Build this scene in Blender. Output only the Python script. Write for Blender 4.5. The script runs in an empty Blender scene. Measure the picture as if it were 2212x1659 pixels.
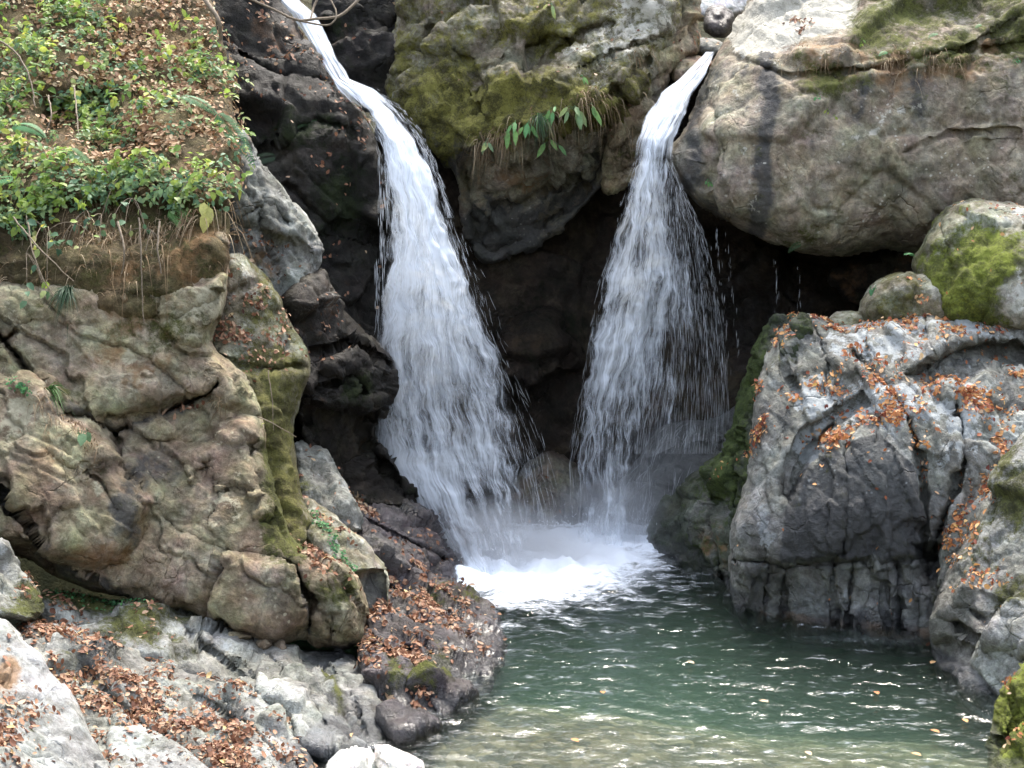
import bpy, math, random
import numpy as np
from mathutils import Vector
random.seed(7); rs = np.random.RandomState(7)
C = bpy.context.scene.collection
scene = bpy.context.scene
# ------------------------------------------------------------------ camera
H = 3.2; PITCH = math.radians(8.6); K = 0.72/2212; CX = 1106.0; CY = 829.5
cp, sp = math.cos(PITCH), math.sin(PITCH)
def pt(u, v, Y):
    """world point seen at photo position (u,v) standing at the distance Y in front of the camera"""
    u = np.asarray(u, float); v = np.asarray(v, float)
    x = (u-CX)*K; y = -(v-CY)*K
    dy = cp + y*sp; dz = -sp + y*cp
    s = Y/dy
    return np.stack([x*s, np.broadcast_to(Y, s.shape)*1.0, H + dz*s], -1)
def waterY(v):
    y = -(np.asarray(v, float)-CY)*K
    return H*(cp + y*sp)/(sp - y*cp)
# ------------------------------------------------------------------ noise
_perm = rs.permutation(256); _perm = np.concatenate([_perm, _perm, _perm])
_g = rs.normal(size=(256, 3)); _g /= np.linalg.norm(_g, axis=1)[:, None]
def perlin(p):
    i = np.floor(p).astype(np.int64); f = p-i; i &= 255
    w = f*f*f*(f*(f*6-15)+10)
    out = 0
    for a in (0, 1):
        for b in (0, 1):
            for c in (0, 1):
                h = _perm[_perm[_perm[(i[:, 0]+a) & 255]+((i[:, 1]+b) & 255)]+((i[:, 2]+c) & 255)]
                d = (_g[h]*(f-np.array([a, b, c]))).sum(1)
                wt = (w[:, 0] if a else 1-w[:, 0])*(w[:, 1] if b else 1-w[:, 1])*(w[:, 2] if c else 1-w[:, 2])
                out = out + d*wt
    return out*1.6
def fbm(p, sc, octv=4, gain=.5, ridge=False):
    o = 0; a = 1; q = p*sc
    for k in range(octv):
        n = perlin(q+17.3*k)
        if ridge: n = .5-np.abs(n)
        o = o+a*n; a *= gain; q = q*2.03
    return o
def facet(p, sc, soft=38.0):
    """fractured-block relief: every cell a randomly tilted plane; also returns closeness to the joint"""
    q = p*sc; i = np.floor(q).astype(np.int64)
    ds = []; vs = []
    for a in (-1, 0, 1):
        for b in (-1, 0, 1):
            for c in (-1, 0, 1):
                j = i+np.array([a, b, c]); jj = j & 255
                h = _perm[_perm[_perm[jj[:, 0]]+jj[:, 1]]+jj[:, 2]]
                cen = j+.5+.45*_g[(h*7+3) & 255]
                d = q-cen
                ds.append((d*d).sum(1)**.5)
                vs.append((d*_g[h]).sum(1)*.8+_g[(h*5+11) & 255][:, 0]*.5)
    ds = np.array(ds); vs = np.array(vs)
    s = np.sort(ds, 0)[:2]
    w = np.exp(-(ds-s[0])*soft)
    return (w*vs).sum(0)/w.sum(0), s[1]-s[0]
# ------------------------------------------------------------------ outline helpers
def smooth_poly(poly, it=1, rough=3.0, seed=0):
    P = np.array(poly, float)
    for _ in range(it):
        Q = np.roll(P, -1, 0)
        P = np.stack([P*.8+Q*.2, P*.2+Q*.8], 1).reshape(-1, 2)
    out = []
    for a, b in zip(P, np.roll(P, -1, 0)):
        n = max(1, int(np.linalg.norm(b-a)/7))
        for k in range(n): out.append(a+(b-a)*k/n)
    P = np.array(out)
    q = np.c_[P/55., np.full(len(P), seed*3.7)]
    P[:, 0] += rough*fbm(q, 1, 3); P[:, 1] += rough*fbm(q+31, 1, 3)
    return P
def seg_dist(U, V, pts, closed):
    A = np.array(pts, float); B = np.roll(A, -1, 0)
    if not closed: A = A[:-1]; B = B[:-1]
    best = np.full(U.shape, 1e9); nu = U.copy(); nv = V.copy()
    for a, b in zip(A, B):
        d = b-a; L = (d*d).sum()+1e-9
        t = np.clip(((U-a[0])*d[0]+(V-a[1])*d[1])/L, 0, 1)
        x = a[0]+t*d[0]; y = a[1]+t*d[1]
        q = (U-x)**2+(V-y)**2
        m = q < best
        best = np.where(m, q, best); nu = np.where(m, x, nu); nv = np.where(m, y, nv)
    return np.sqrt(best), nu, nv
def inside(U, V, pts):
    A = np.array(pts, float); B = np.roll(A, -1, 0); c = np.zeros(U.shape, bool)
    for a, b in zip(A, B):
        if a[1] == b[1]: continue
        m = ((a[1] > V) != (b[1] > V))
        x = (b[0]-a[0])*(V-a[1])/(b[1]-a[1])+a[0]
        c ^= m & (U < x)
    return c
def sstep(x): x = np.clip(x, 0, 1); return x*x*(3-2*x)
def tps(ctrl):
    c = np.array(ctrl, float); X = c[:, :2]/300.; n = len(c)
    def ph(r): return np.where(r > 1e-9, r*r*np.log(r+1e-12), 0)
    A = np.zeros((n+3, n+3)); r = np.linalg.norm(X[:, None]-X[None], axis=2)
    A[:n, :n] = ph(r)+np.eye(n)*.02; A[:n, n] = 1; A[:n, n+1:] = X; A[n, :n] = 1; A[n+1:, :n] = X.T
    w = np.linalg.lstsq(A, np.r_[c[:, 2], 0, 0, 0], rcond=None)[0]
    def f(U, V):
        o = w[n]+w[n+1]*U/300+w[n+2]*V/300
        for k in range(n): o = o+w[k]*ph(np.hypot(U/300-X[k, 0], V/300-X[k, 1]))
        return o
    return f
def layer(U, V, shapes):
    o = np.zeros(U.shape)
    for s in shapes:
        k = s[0]
        if k == 'c':
            _, u, v, ru, rv, st = s; o += st*np.exp(-((U-u)/ru)**2-((V-v)/rv)**2)
        elif k == 'l':
            _, pl, w, st = s; d = seg_dist(U, V, pl, False)[0]; o = np.maximum(o, st*np.exp(-(d/w)**2)) if st > 0 else o+st*np.exp(-(d/w)**2)
        elif k == 'p':
            _, pl, fe, st = s
            d = seg_dist(U, V, pl, True)[0]; ins = inside(U, V, pl)
            o += st*sstep(.5+np.where(ins, d, -d)/(2*fe))
        elif k == 'a': o += s[1]
    return o
# ------------------------------------------------------------------ mesh helpers
def mesh_np(name, verts, faces, mat, attrs=None, parent=None, smooth=True, uv=None, origin=None):
    verts = np.asarray(verts, float)
    org = verts.mean(0) if origin is None else np.array(origin, float)
    if parent is not None and origin is None: org = np.array(parent.location)
    me = bpy.data.meshes.new(name); k = faces.shape[1]; nf = len(faces)
    me.vertices.add(len(verts)); me.vertices.foreach_set('co', (verts-org).ravel())
    me.loops.add(nf*k); me.loops.foreach_set('vertex_index', faces.ravel().astype(np.int32))
    me.polygons.add(nf); me.polygons.foreach_set('loop_start', (np.arange(nf)*k).astype(np.int32))
    me.update(calc_edges=True); me.validate()
    if smooth: me.polygons.foreach_set('use_smooth', np.ones(len(me.polygons), bool))
    for an, av in (attrs or {}).items():
        a = me.attributes.new(an, 'FLOAT', 'POINT'); a.data.foreach_set('value', np.asarray(av, np.float32))
    if uv is not None:
        l = me.uv_layers.new(name='UVMap'); l.data.foreach_set('uv', uv[faces.ravel()].astype(np.float32).ravel())
    me.materials.append(mat)
    o = bpy.data.objects.new(name, me); C.objects.link(o)
    if parent is not None:
        o.parent = parent; o.location = Vector(org)-parent.location
    else: o.location = org
    return o
def tag(o, label=None, cat=None, group=None, kind=None):
    if label: o['label'] = label
    if cat: o['category'] = cat
    if group: o['group'] = group
    if kind: o['kind'] = kind
    return o
def empty(name, loc, label, cat, group=None):
    o = bpy.data.objects.new(name, None); C.objects.link(o); o.location = Vector(loc); o.empty_display_size = .1
    return tag(o, label, cat, group)
def vnormals(P, F):
    n = np.zeros_like(P)
    a = P[F[:, 0]]; fn = np.cross(P[F[:, 2]]-a, P[F[:, 3]]-P[F[:, 1]]) if F.shape[1] == 4 else np.cross(P[F[:, 1]]-a, P[F[:, 2]]-a)
    for k in range(F.shape[1]):
        for j in range(3): n[:, j] += np.bincount(F[:, k], fn[:, j], len(P))
    return n/(np.linalg.norm(n, axis=1)[:, None]+1e-12)
# ------------------------------------------------------------------ materials
def new_mat(name):
    m = bpy.data.materials.new(name); m.use_nodes = True; m.node_tree.nodes.clear(); return m, m.node_tree
class T:
    def __init__(s, nt): s.nt = nt
    def __call__(s, typ, out=0, props=None, **inp):
        n = s.nt.nodes.new('ShaderNode'+typ)
        for k, v in (props or {}).items(): setattr(n, k, v)
        for k, v in inp.items():
            key = int(k[1:]) if k[0] == '_' and k[1:].isdigit() else k.replace('_', ' ')
            s.put(n.inputs[key], v)
        return n.outputs[out]
    def put(s, sock, v):
        if isinstance(v, bpy.types.NodeSocket): s.nt.links.new(v, sock)
        else:
            if sock.type == 'RGBA' and isinstance(v, tuple) and len(v) == 3: v = (*v, 1)
            sock.default_value = v
    def math(s, op, a, b=0.0, clamp=False): return s('Math', props=dict(operation=op, use_clamp=clamp), _0=a, _1=b)
    def mix(s, f, a, b, blend='MIX'):
        n = s.nt.nodes.new('ShaderNodeMix'); n.data_type = 'RGBA'; n.blend_type = blend
        s.put(n.inputs[0], f); s.put(n.inputs[6], a); s.put(n.inputs[7], b); return n.outputs[2]
    def rng(s, x, a, b, c=0.0, d=1.0): return s('MapRange', props=dict(interpolation_type='SMOOTHSTEP'), _0=x, _1=a, _2=b, _3=c, _4=d)
    def noise(s, vec, scale, detail=5.0, rough=.6, dist=0.0): return s('TexNoise', Vector=vec, Scale=scale, Detail=detail, Roughness=rough, Distortion=dist)
    def attr(s, name): return s('Attribute', out=2, props=dict(attribute_name=name))
    def scalev(s, vec, sc): return s('VectorMath', props=dict(operation='MULTIPLY'), _0=vec, _1=sc)
    def ramp(s, fac, stops):
        n = s.nt.nodes.new('ShaderNodeValToRGB'); e = n.color_ramp.elements
        while len(e) < len(stops): e.new(.5)
        for k, (p, c) in enumerate(stops): e[k].position = p; e[k].color = (*c, 1)
        s.put(n.inputs[0], fac); return n.outputs[0]
    def out(s, surf=None, vol=None):
        n = s.nt.nodes.new('ShaderNodeOutputMaterial')
        if surf is not None: s.nt.links.new(surf, n.inputs[0])
        if vol is not None: s.nt.links.new(vol, n.inputs[1])
def rock_mat(name, dark, mid, pale, moss=((.04, .042, .014), (.13, .14, .035)), lichen=(.55, .55, .5), rust=(.16, .09, .04),
             streak=0.0, speck=.35, rough=.85, scale=1.0, bump=.9, hv=.55):
    m, nt = new_mat(name); t = T(nt)
    pos = t('NewGeometry')
    big = t.noise(pos, 1.3*scale, 4, .6, .4); med = t.noise(pos, 6*scale, 8, .65, .3); fine = t.noise(pos, 32*scale, 6, .7)
    grain = t.noise(pos, 110*scale, 3, .7)
    warp = t.noise(t.scalev(pos, (4.5, 4.5, 1.1)), 2.2*scale, 6, .6)
    f = t.math('ADD', t.math('MULTIPLY', big, .55), t.math('MULTIPLY', med, .45))
    col = t.ramp(f, [(.36, dark), (.49, mid), (.61, pale)])
    g = t.math('ADD', t.math('MULTIPLY', fine, .6), t.math('MULTIPLY', grain, .4))
    col = t.mix(.85, col, t.ramp(g, [(.32, (.55, .53, .5)), (.5, (1, 1, 1)), (.68, (1.45, 1.42, 1.38))]), 'MULTIPLY')
    mot = t.noise(pos, 15*scale, 5, .7, .5)
    col = t.mix(.75, col, t.ramp(mot, [(.36, (.6, .57, .53)), (.5, (1, 1, 1)), (.62, (1.35, 1.33, 1.3))]), 'MULTIPLY')
    if streak: col = t.mix(t.rng(warp, .42, .62, 0, streak), col, (.055, .055, .055), 'MIX')
    hue = t('TexNoise', out=1, Vector=pos, Scale=3.4*scale, Detail=6.0, Roughness=.65)
    hue = t('VectorMath', props=dict(operation='MULTIPLY_ADD'), _0=hue, _1=(hv, hv*.75, hv*.9), _2=(1-hv*.5, 1-hv*.375, 1-hv*.45))
    col = t.mix(1.0, col, hue, 'MULTIPLY')
    # rust and earth stains
    col = t.mix(t.rng(t.math('ADD', t.attr('rust'), t.math('MULTIPLY', t.math('SUBTRACT', t.noise(pos, 4.3, 6, .65), .5), 1.6)), .2, .5, 0, .75), col, t.mix(fine, rust, tuple(c*1.9 for c in rust)))
    # dark mineral stains, and painted shade under the overhang
    col = t.mix(t.rng(t.math('ADD', t.attr('stain_shade'), t.math('MULTIPLY', t.math('SUBTRACT', med, .5), 1.2)), .22, .5, 0, .85), col, t.mix(fine, (.02, .021, .022), (.085, .087, .09)))
    # pale lichen and bare stone; the same tone paints brightly lit rock tops
    pn = t.math('ADD', t.attr('pale'), t.math('MULTIPLY', t.math('SUBTRACT', t.noise(pos, 9*scale, 7, .7, .3), .5), 1.9))
    col = t.mix(t.rng(pn, .36, .52, 0, .92), col, t.mix(fine, tuple(c*.7 for c in lichen), lichen))
    sp_ = t('TexVoronoi', out=0, Vector=t('VectorMath', props=dict(operation='ADD'), _0=pos, _1=t.scalev(t('TexNoise', out=1, Vector=pos, Scale=14.0), (.05, .05, .05))), Scale=17.0*scale)
    spm = t.math('MULTIPLY', t.rng(sp_, .12, .24, 1, 0), t.rng(t.noise(pos, 2.3, 3), .5, .64, 0, speck))
    col = t.mix(spm, col, lichen)
    # moss
    mn = t.math('ADD', t.attr('moss'), t.math('MULTIPLY', t.math('SUBTRACT', t.math('ADD', t.math('MULTIPLY', t.noise(pos, 3.1, 6, .7), .5), t.math('ADD', t.math('MULTIPLY', t.noise(pos, 18, 5, .75), .35), t.math('MULTIPLY', grain, .15))), .5), 3.0))
    mm = t.rng(mn, .16, .52, 0, .95)
    mc = t.mix(t.rng(t.math('ADD', t.math('MULTIPLY', t.noise(pos, 6, 6, .7), .6), t.math('MULTIPLY', t.noise(pos, 60, 4, .7), .4)), .40, .60), moss[0], moss[1])
    col = t.mix(mm, col, mc)
    wet = t.rng(t.math('ADD', t.attr('wet'), t.math('MULTIPLY', t.math('SUBTRACT', t.noise(pos, 5, 6, .65), .5), .9)), .3, .75)
    col = t.mix(wet, col, t.mix(1.0, col, (.42, .43, .46), 'MULTIPLY'))
    dryr = t.mix(mm, (rough,)*3, (.97,)*3)
    rgh = t.math('ADD', t.math('MULTIPLY', wet, t.math('ADD', -.62, t.math('MULTIPLY', fine, .25))), dryr)
    hgt = t.math('ADD', t.math('ADD', t.math('ADD', t.math('MULTIPLY', med, .55), t.math('MULTIPLY', mot, .35)), t.math('MULTIPLY', fine, .4)), t.math('MULTIPLY', grain, t.math('ADD', .06, t.math('MULTIPLY', mm, .3))))
    crk = t('TexVoronoi', out=0, props=dict(feature='DISTANCE_TO_EDGE'), Vector=t('VectorMath', props=dict(operation='ADD'), _0=t.scalev(pos, (1, 1, .7)), _1=t.scalev(t('TexNoise', out=1, Vector=pos, Scale=2.5, Detail=5.0), (.5, .5, .5))), Scale=2.1*scale)
    hgt = t.math('SUBTRACT', hgt, t.math('MULTIPLY', t.rng(crk, 0, .03, 1, 0), t.math('MULTIPLY', t.math('MULTIPLY', t.math('SUBTRACT', 1, mm), t.rng(t.noise(pos, 1.9, 3), .48, .6)), .3)))
    b = t('Bump', Strength=bump, Distance=.05, Height=hgt)
    p = t('BsdfPrincipled', Base_Color=col, Roughness=rgh, Normal=b, Specular_IOR_Level=t.math('ADD', .25, t.math('MULTIPLY', wet, .35)))
    t.out(p); return m
GREY = rock_mat('grey_rock', (.085, .085, .073), (.20, .202, .18), (.37, .38, .36), lichen=(.47, .50, .50), bump=1.0, hv=.25)
BROWN = rock_mat('brown_rock', (.09, .07, .044), (.23, .192, .13), (.41, .36, .25), lichen=(.52, .48, .34), speck=.6, bump=1.0, hv=.8)
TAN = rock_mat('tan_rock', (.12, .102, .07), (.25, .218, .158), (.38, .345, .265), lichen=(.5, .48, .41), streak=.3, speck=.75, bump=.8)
DARK = rock_mat('dark_wet_rock', (.008, .0065, .005), (.018, .015, .011), (.05, .042, .03), moss=((.008, .012, .005), (.032, .042, .014)), lichen=(.2, .2, .18), rust=(.09, .05, .025), speck=.1, rough=.6)
PURP = rock_mat('purple_wet_rock', (.03, .025, .027), (.07, .06, .06), (.14, .125, .125), lichen=(.3, .3, .3), speck=.2, rough=.55)
DWALL = rock_mat('shaded_cliff_rock', (.006, .005, .004), (.012, .0105, .0085), (.034, .03, .023), moss=((.006, .009, .004), (.024, .033, .012)), lichen=(.1, .1, .085), rust=(.06, .034, .018), speck=.05, rough=.65)  # cliff shade darkened into the base colours
CAVE = rock_mat('recess_shade_rock', (.011, .008, .0055), (.024, .0175, .012), (.06, .045, .03), moss=((.005, .007, .003), (.014, .017, .007)), lichen=(.06, .05, .04), rust=(.035, .022, .012), speck=0, rough=.75)  # shade of the hollow put into these near-black rock colours
BRIGHT = rock_mat('bright_moss_rock', (.10, .095, .06), (.19, .18, .13), (.36, .36, .31), moss=((.07, .08, .018), (.21, .25, .035)), lichen=(.58, .58, .52), speck=.4)
MOSSY = rock_mat('mossy_rock', (.09, .083, .055), (.18, .168, .115), (.34, .34, .29), moss=((.06, .055, .02), (.155, .15, .042)), lichen=(.58, .58, .52), speck=.4)
LIME = rock_mat('mossy_limestone', (.10, .09, .065), (.20, .18, .13), (.33, .31, .24), moss=((.065, .06, .018), (.25, .235, .055)), lichen=(.74, .71, .62), speck=.3, bump=1.0)
GMOSS = rock_mat('green_algae_rock', (.03, .035, .028), (.065, .075, .055), (.15, .16, .14), moss=((.03, .045, .015), (.09, .125, .035)), lichen=(.4, .42, .4), speck=.1)
PALE = rock_mat('pale_rock', (.11, .112, .104), (.22, .226, .215), (.34, .352, .345), hv=.25, lichen=(.5, .53, .51), speck=.5, bump=.6)
WHITE = rock_mat('white_rock', (.42, .41, .38), (.62, .61, .58), (.78, .77, .75), lichen=(.82, .82, .8), bump=.5)
BANK = rock_mat('earth_bank', (.05, .036, .018), (.10, .075, .038), (.18, .14, .07), moss=((.035, .033, .012), (.10, .095, .03)), lichen=(.25, .22, .15), speck=.1, bump=1.0)
# ------------------------------------------------------------------ rock builder
ROCKS = {}
def rock(key, name, label, poly, depth, mat, thick=1.2, rnd=70, bulge=.35, step=5, it=1, rough=4, cracks=(), plates=(), paint=None,
         nz=(.05, .03), fac=(.10, 1.6), strata=None, f2k=.22, bed=(0, 4), cat='rock', group=None, kind=None, smooth_edge=0):
    seed = len(ROCKS)
    O = smooth_poly(poly, it, rough, seed)
    lo = O.min(0)-step; hi = O.max(0)+step
    us = np.arange(lo[0], hi[0]+step, step); vs = np.arange(lo[1], hi[1]+step, step)
    U, V = np.meshgrid(us, vs); nu_, nv_ = len(us), len(vs)
    U = U.ravel(); V = V.ravel()
    ins = inside(U, V, O)
    idx = np.arange(nu_*nv_).reshape(nv_, nu_)
    Q = np.stack([idx[:-1, :-1], idx[1:, :-1], idx[1:, 1:], idx[:-1, 1:]], -1).reshape(-1, 4)
    Q = Q[ins[Q].any(1)]
    used = np.unique(Q); mp = np.full(nu_*nv_, -1); mp[used] = np.arange(len(used)); Q = mp[Q]
    U = U[used]; V = V[used]; ins = ins[used]
    d, nu, nv = seg_dist(U, V, O, True)
    U = np.where(ins, U, nu); V = np.where(ins, V, nv); d = np.where(ins, d, 0)
    e = np.clip(d/rnd, 0, 1); prof = np.sqrt(np.clip(1-(1-e)**2, 0, 1))
    Y = tps(depth)(np.clip(U, -90, 2290), np.clip(V, -90, 1740))
    base_edge = Y+bulge
    Yf = Y+bulge*(1-prof)
    for pl, off, fe in plates:
        dd = seg_dist(U, V, pl, True)[0]; ii = inside(U, V, pl)
        Yf = Yf+off*sstep(.5+np.where(ii, dd, -dd)/(2*fe))*np.clip(e*3, 0, 1)
    wob = np.c_[U, V, np.full(len(U), seed*9.1)]/40.
    wu = U+3.5*fbm(wob, 1, 3); wv = V+3.5*fbm(wob+50, 1, 3)
    for pl, w, dep in cracks:
        dd = seg_dist(wu, wv, pl, False)[0]
        Yf = Yf+dep*np.exp(-(dd/(w*.8))**2)*np.clip(e*3, 0, 1)
    P = pt(U, V, Yf)
    N = vnormals(P, Q)
    q = P.copy()
    if strata is not None:
        ax = np.array(strata[0], float); ax /= np.linalg.norm(ax)
        q = q+(q@ax)[:, None]*ax*(strata[1]-1)
    f1, j1 = facet(q+fbm(q, .9, 3)[:, None]*.12, fac[1]); f2, j2 = facet(q*1.0+5+fbm(q+7, 2, 2)[:, None]*.06, fac[1]*2.7)
    dsp = fac[0]*f1*.9+fac[0]*f2k*f2-fac[0]*.28*np.exp(-(j1/.045)**2)-fac[0]*.1*np.exp(-(j2/.06)**2)
    f3, j3 = facet(q+.03*fbm(q+2, 5, 2)[:, None], fac[1]*6.5)
    dsp += fac[0]*.10*f3-fac[0]*.05*np.exp(-(j3/.08)**2)
    dsp += nz[0]*.6*fbm(q, 1.6, 3)+nz[1]*.5*fbm(q, 7., 5, .55, True)-nz[1]*.1
    if bed[0]:
        ax2 = np.array(strata[0], float); ax2 /= np.linalg.norm(ax2)
        sv = (P@ax2)*bed[1]+.55*fbm(P, 1.3, 3)+.16*fbm(P+3, 6, 3)+.35*f1
        ly = np.floor(sv); fr = sv-ly; hsh = _g[(ly.astype(int)*37+seed*11) & 255][:, 0]
        dsp += bed[0]*((1-fr)**.8*(.55+.45*hsh)+.5*hsh)-bed[0]*.5*np.exp(-((1-fr)/.07)**2)
    mo = np.clip(layer(U, V, (paint or {}).get('moss', ())), 0, 1)
    dsp += mo*(.012+.03*fbm(P, 9, 4, .6))
    dsp *= .35+.65*np.clip(e*2, 0, 1)
    P = P+N*dsp[:, None]
    N = vnormals(P, Q)
    # back side
    bi = np.where(d > 0)[0]; nb = np.full(len(U), -1); nb[bi] = len(U)+np.arange(len(bi)); nb[d == 0] = np.where(d == 0)[0]
    eb = np.clip(d[bi]/(rnd*2.2), 0, 1)
    Yb = base_edge[bi]+thick*np.sqrt(1-(1-eb)**2)
    Pb = pt(U[bi], V[bi], Yb)
    Qb = nb[Q][:, ::-1]
    PV = np.r_[P, Pb]; F = np.r_[Q, Qb]
    at = {}
    lay = {}
    for nm in ('moss', 'wet', 'pale', 'rust', 'stain_shade', 'leaf', 'plant'):
        val = layer(U, V, (paint or {}).get(nm, ()))
        lay[nm] = val
        if nm not in ('leaf', 'plant'): at[nm] = np.r_[val, val[bi]]
    zz = PV[:, 2]+.05*fbm(PV, 3, 3); wl = sstep((.13-zz)/.10)*(PV[:, 1] < 13.4)*(name != 'white_stone'); at['wet'] = at['wet']+.9*wl; at['stain_shade'] = at['stain_shade']+.35*wl
    o = mesh_np(name, PV, F, mat, at)
    if kind: tag(o, kind=kind)
    else: tag(o, label, cat, group)
    ROCKS[key] = dict(U=U, V=V, P=P, N=N, lay=lay, ob=o)
    return o
def on(key, u, v):
    r = ROCKS[key]; k = np.argmin((r['U']-u)**2+(r['V']-v)**2); return r['P'][k], r['N'][k]
# ================================================================== ROCKS (outlines in photo positions, each at its own distance and with its own thickness)
GL = 'rocks of the left bank'; GR = 'rocks of the right bank'; GC = 'cliff rocks around the waterfalls'
# ---- left side
rock('bank', 'bank', '', [(-420, -90), (425, -90), (455, 0), (478, 80), (492, 150), (500, 240), (518, 330), (515, 400), (492, 450), (492, 560), (480, 640), (400, 680), (300, 700), (150, 690), (-420, 740)],
     [(0, 0, 12.3), (430, 0, 12.5), (0, 200, 11.2), (480, 200, 11.5), (0, 400, 10.2), (490, 380, 10.35), (0, 520, 9.75), (480, 470, 9.95), (0, 700, 9.6), (470, 650, 9.65)],
     BANK, thick=2.0, rnd=40, bulge=.2, step=6, rough=8, nz=(.09, .05), fac=(.08, 1.8), kind='structure',
     plates=[([(90, 215), (240, 205), (250, 300), (80, 310)], .35, 25), ([(180, 300), (300, 300), (300, 460), (180, 460)], .2, 25), ([(0, 430), (500, 440), (490, 520), (0, 540)], .12, 20)],
     paint=dict(moss=[('a', .15), ('c', 420, 470, 90, 40, .5), ('c', 200, 600, 200, 60, .2)], rust=[('c', 420, 560, 60, 100, .5), ('c', 280, 560, 50, 80, .3)],
                leaf=[('a', .3), ('c', 330, 190, 190, 150, 1.0), ('c', 150, 60, 150, 60, .3), ('p', [(-420, 430), (520, 430), (520, 740), (-420, 740)], 30, -.45)],
                plant=[('a', .13), ('c', 60, 330, 130, 110, .8), ('c', 300, 385, 200, 45, .75), ('c', 60, 60, 170, 110, .55), ('c', 440, 170, 40, 40, .4), ('c', 180, 260, 60, 40, .4), ('p', [(-420, 470), (120, 500), (260, 460), (520, 445), (520, 740), (-420, 740)], 20, -.6), ('c', 60, 510, 70, 50, .7), ('c', 130, 580, 40, 40, .35), ('c', 400, 462, 60, 26, .5)]))
rock('wall', 'cliff_rock', 'large cracked brown rock wall below the planted bank, left of the mossy slab', [(-420, 640), (60, 610), (200, 600), (350, 600), (488, 480), (492, 600), (475, 690), (455, 750), (520, 800), (560, 870), (575, 960), (600, 1090), (625, 1170), (700, 1200), (765, 1235), (792, 1300), (785, 1385), (745, 1405), (690, 1395), (660, 1370), (600, 1390), (520, 1370), (440, 1325), (300, 1300), (150, 1262), (60, 1200), (-420, 1090)],
     [(0, 650, 9.5), (480, 560, 9.75), (0, 900, 9.15), (450, 800, 9.6), (0, 1050, 8.85), (250, 900, 9.3), (560, 950, 9.45), (300, 1280, 8.85), (520, 1350, 8.75), (600, 1100, 9.1), (620, 1250, 8.85), (770, 1320, 8.95)],
     BROWN, thick=1.6, rnd=55, bulge=.3, step=4, nz=(.016, .02), bed=(.045, 2.6), fac=(.06, 2.1), strata=((.6, .2, .8), 1.4),
     cracks=[([(460, 1010), (480, 1060), (450, 1130)], 4, .06), ([(330, 1080), (380, 1150), (470, 1180)], 4, .08), ([(100, 980), (220, 1040), (250, 1100)], 4, .08), ([(700, 1240), (720, 1310), (715, 1390)], 4, .08), ([(-20, 700), (60, 800), (140, 890), (250, 930), (340, 900), (450, 850), (470, 830)], 7, .28), ([(250, 930), (260, 1010), (300, 1050)], 8, .2), ([(490, 1190), (470, 1260), (450, 1320)], 6, .28),
             ([(640, 1230), (672, 1300), (665, 1370)], 7, .26), ([(130, 1100), (180, 1160), (250, 1210), (380, 1280)], 5, .15), ([(0, 1060), (70, 1150), (120, 1230)], 9, .25),
             ([(490, 1190), (560, 1200), (640, 1220)], 5, .1), ([(380, 690), (450, 650), (490, 600)], 4, .1), ([(560, 880), (540, 980), (560, 1080)], 6, .08), ([(20, 640), (70, 690), (0, 740)], 6, .15), ([(395, 1180), (410, 1250), (400, 1300)], 5, .12)],
     plates=[([(-420, 780), (90, 820), (250, 960), (330, 1080), (250, 1200), (-420, 1130)], -.22, 22), ([(360, 640), (490, 580), (490, 640), (420, 740), (350, 720)], -.06, 10),
             ([(130, 900), (450, 850), (560, 900), (420, 970), (300, 960), (200, 960)], .12, 16), ([(430, 1000), (455, 995), (452, 1020), (432, 1020)], .2, 6), ([(480, 1200), (640, 1225), (670, 1320), (600, 1390), (450, 1330)], -.1, 14), ([(230, 960), (420, 960), (380, 1080), (280, 1060)], .1, 25)],
     paint=dict(moss=[('c', 590, 1050, 30, 120, .75), ('c', 640, 1170, 60, 50, .6), ('c', 730, 1280, 60, 50, .45), ('c', 250, 700, 150, 60, .3), ('c', 500, 870, 40, 50, .25), ('c', 120, 850, 50, 30, .2)],
                pale=[('p', [(370, 680), (440, 620), (488, 610), (480, 660), (430, 730), (375, 730)], 14, .55), ('c', 30, 900, 70, 60, .3), ('c', 500, 1080, 60, 70, .28), ('c', 540, 1280, 70, 60, .14), ('c', 720, 1330, 40, 40, .12), ('c', 200, 720, 60, 50, .2), ('c', 30, 670, 40, 40, .35), ('c', 280, 775, 16, 18, .6), ('c', 90, 740, 50, 40, .2), ('c', 215, 1050, 22, 20, .5), ('c', 60, 900, 80, 60, .25), ('c', 460, 1100, 60, 80, .15), ('c', 600, 1130, 30, 40, .3), ('c', 500, 830, 40, 30, .3)],
                rust=[('c', 300, 780, 110, 90, .35), ('c', 420, 560, 90, 60, .4), ('c', 220, 1200, 120, 70, .3), ('c', 110, 1020, 60, 60, .25), ('c', 290, 650, 80, 50, .4)],
                stain_shade=[('c', 340, 1010, 90, 60, .45), ('c', 270, 1120, 40, 70, .6), ('l', [(0, 1060), (120, 1220), (280, 1280)], 30, .4), ('l', [(150, 880), (250, 930), (420, 880)], 16, .45), ('l', [(490, 1190), (455, 1310)], 10, .4), ('l', [(645, 1235), (670, 1360)], 12, .5), ('c', 400, 760, 50, 30, .25), ('c', 300, 640, 70, 40, .3), ('c', 420, 1200, 40, 60, .15)],
                leaf=[('c', 690, 1200, 35, 28, 1.2), ('c', 660, 1185, 20, 14, .6), ('c', 390, 880, 40, 10, .25), ('c', 750, 1255, 20, 20, .1)]), group=GL)
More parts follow.
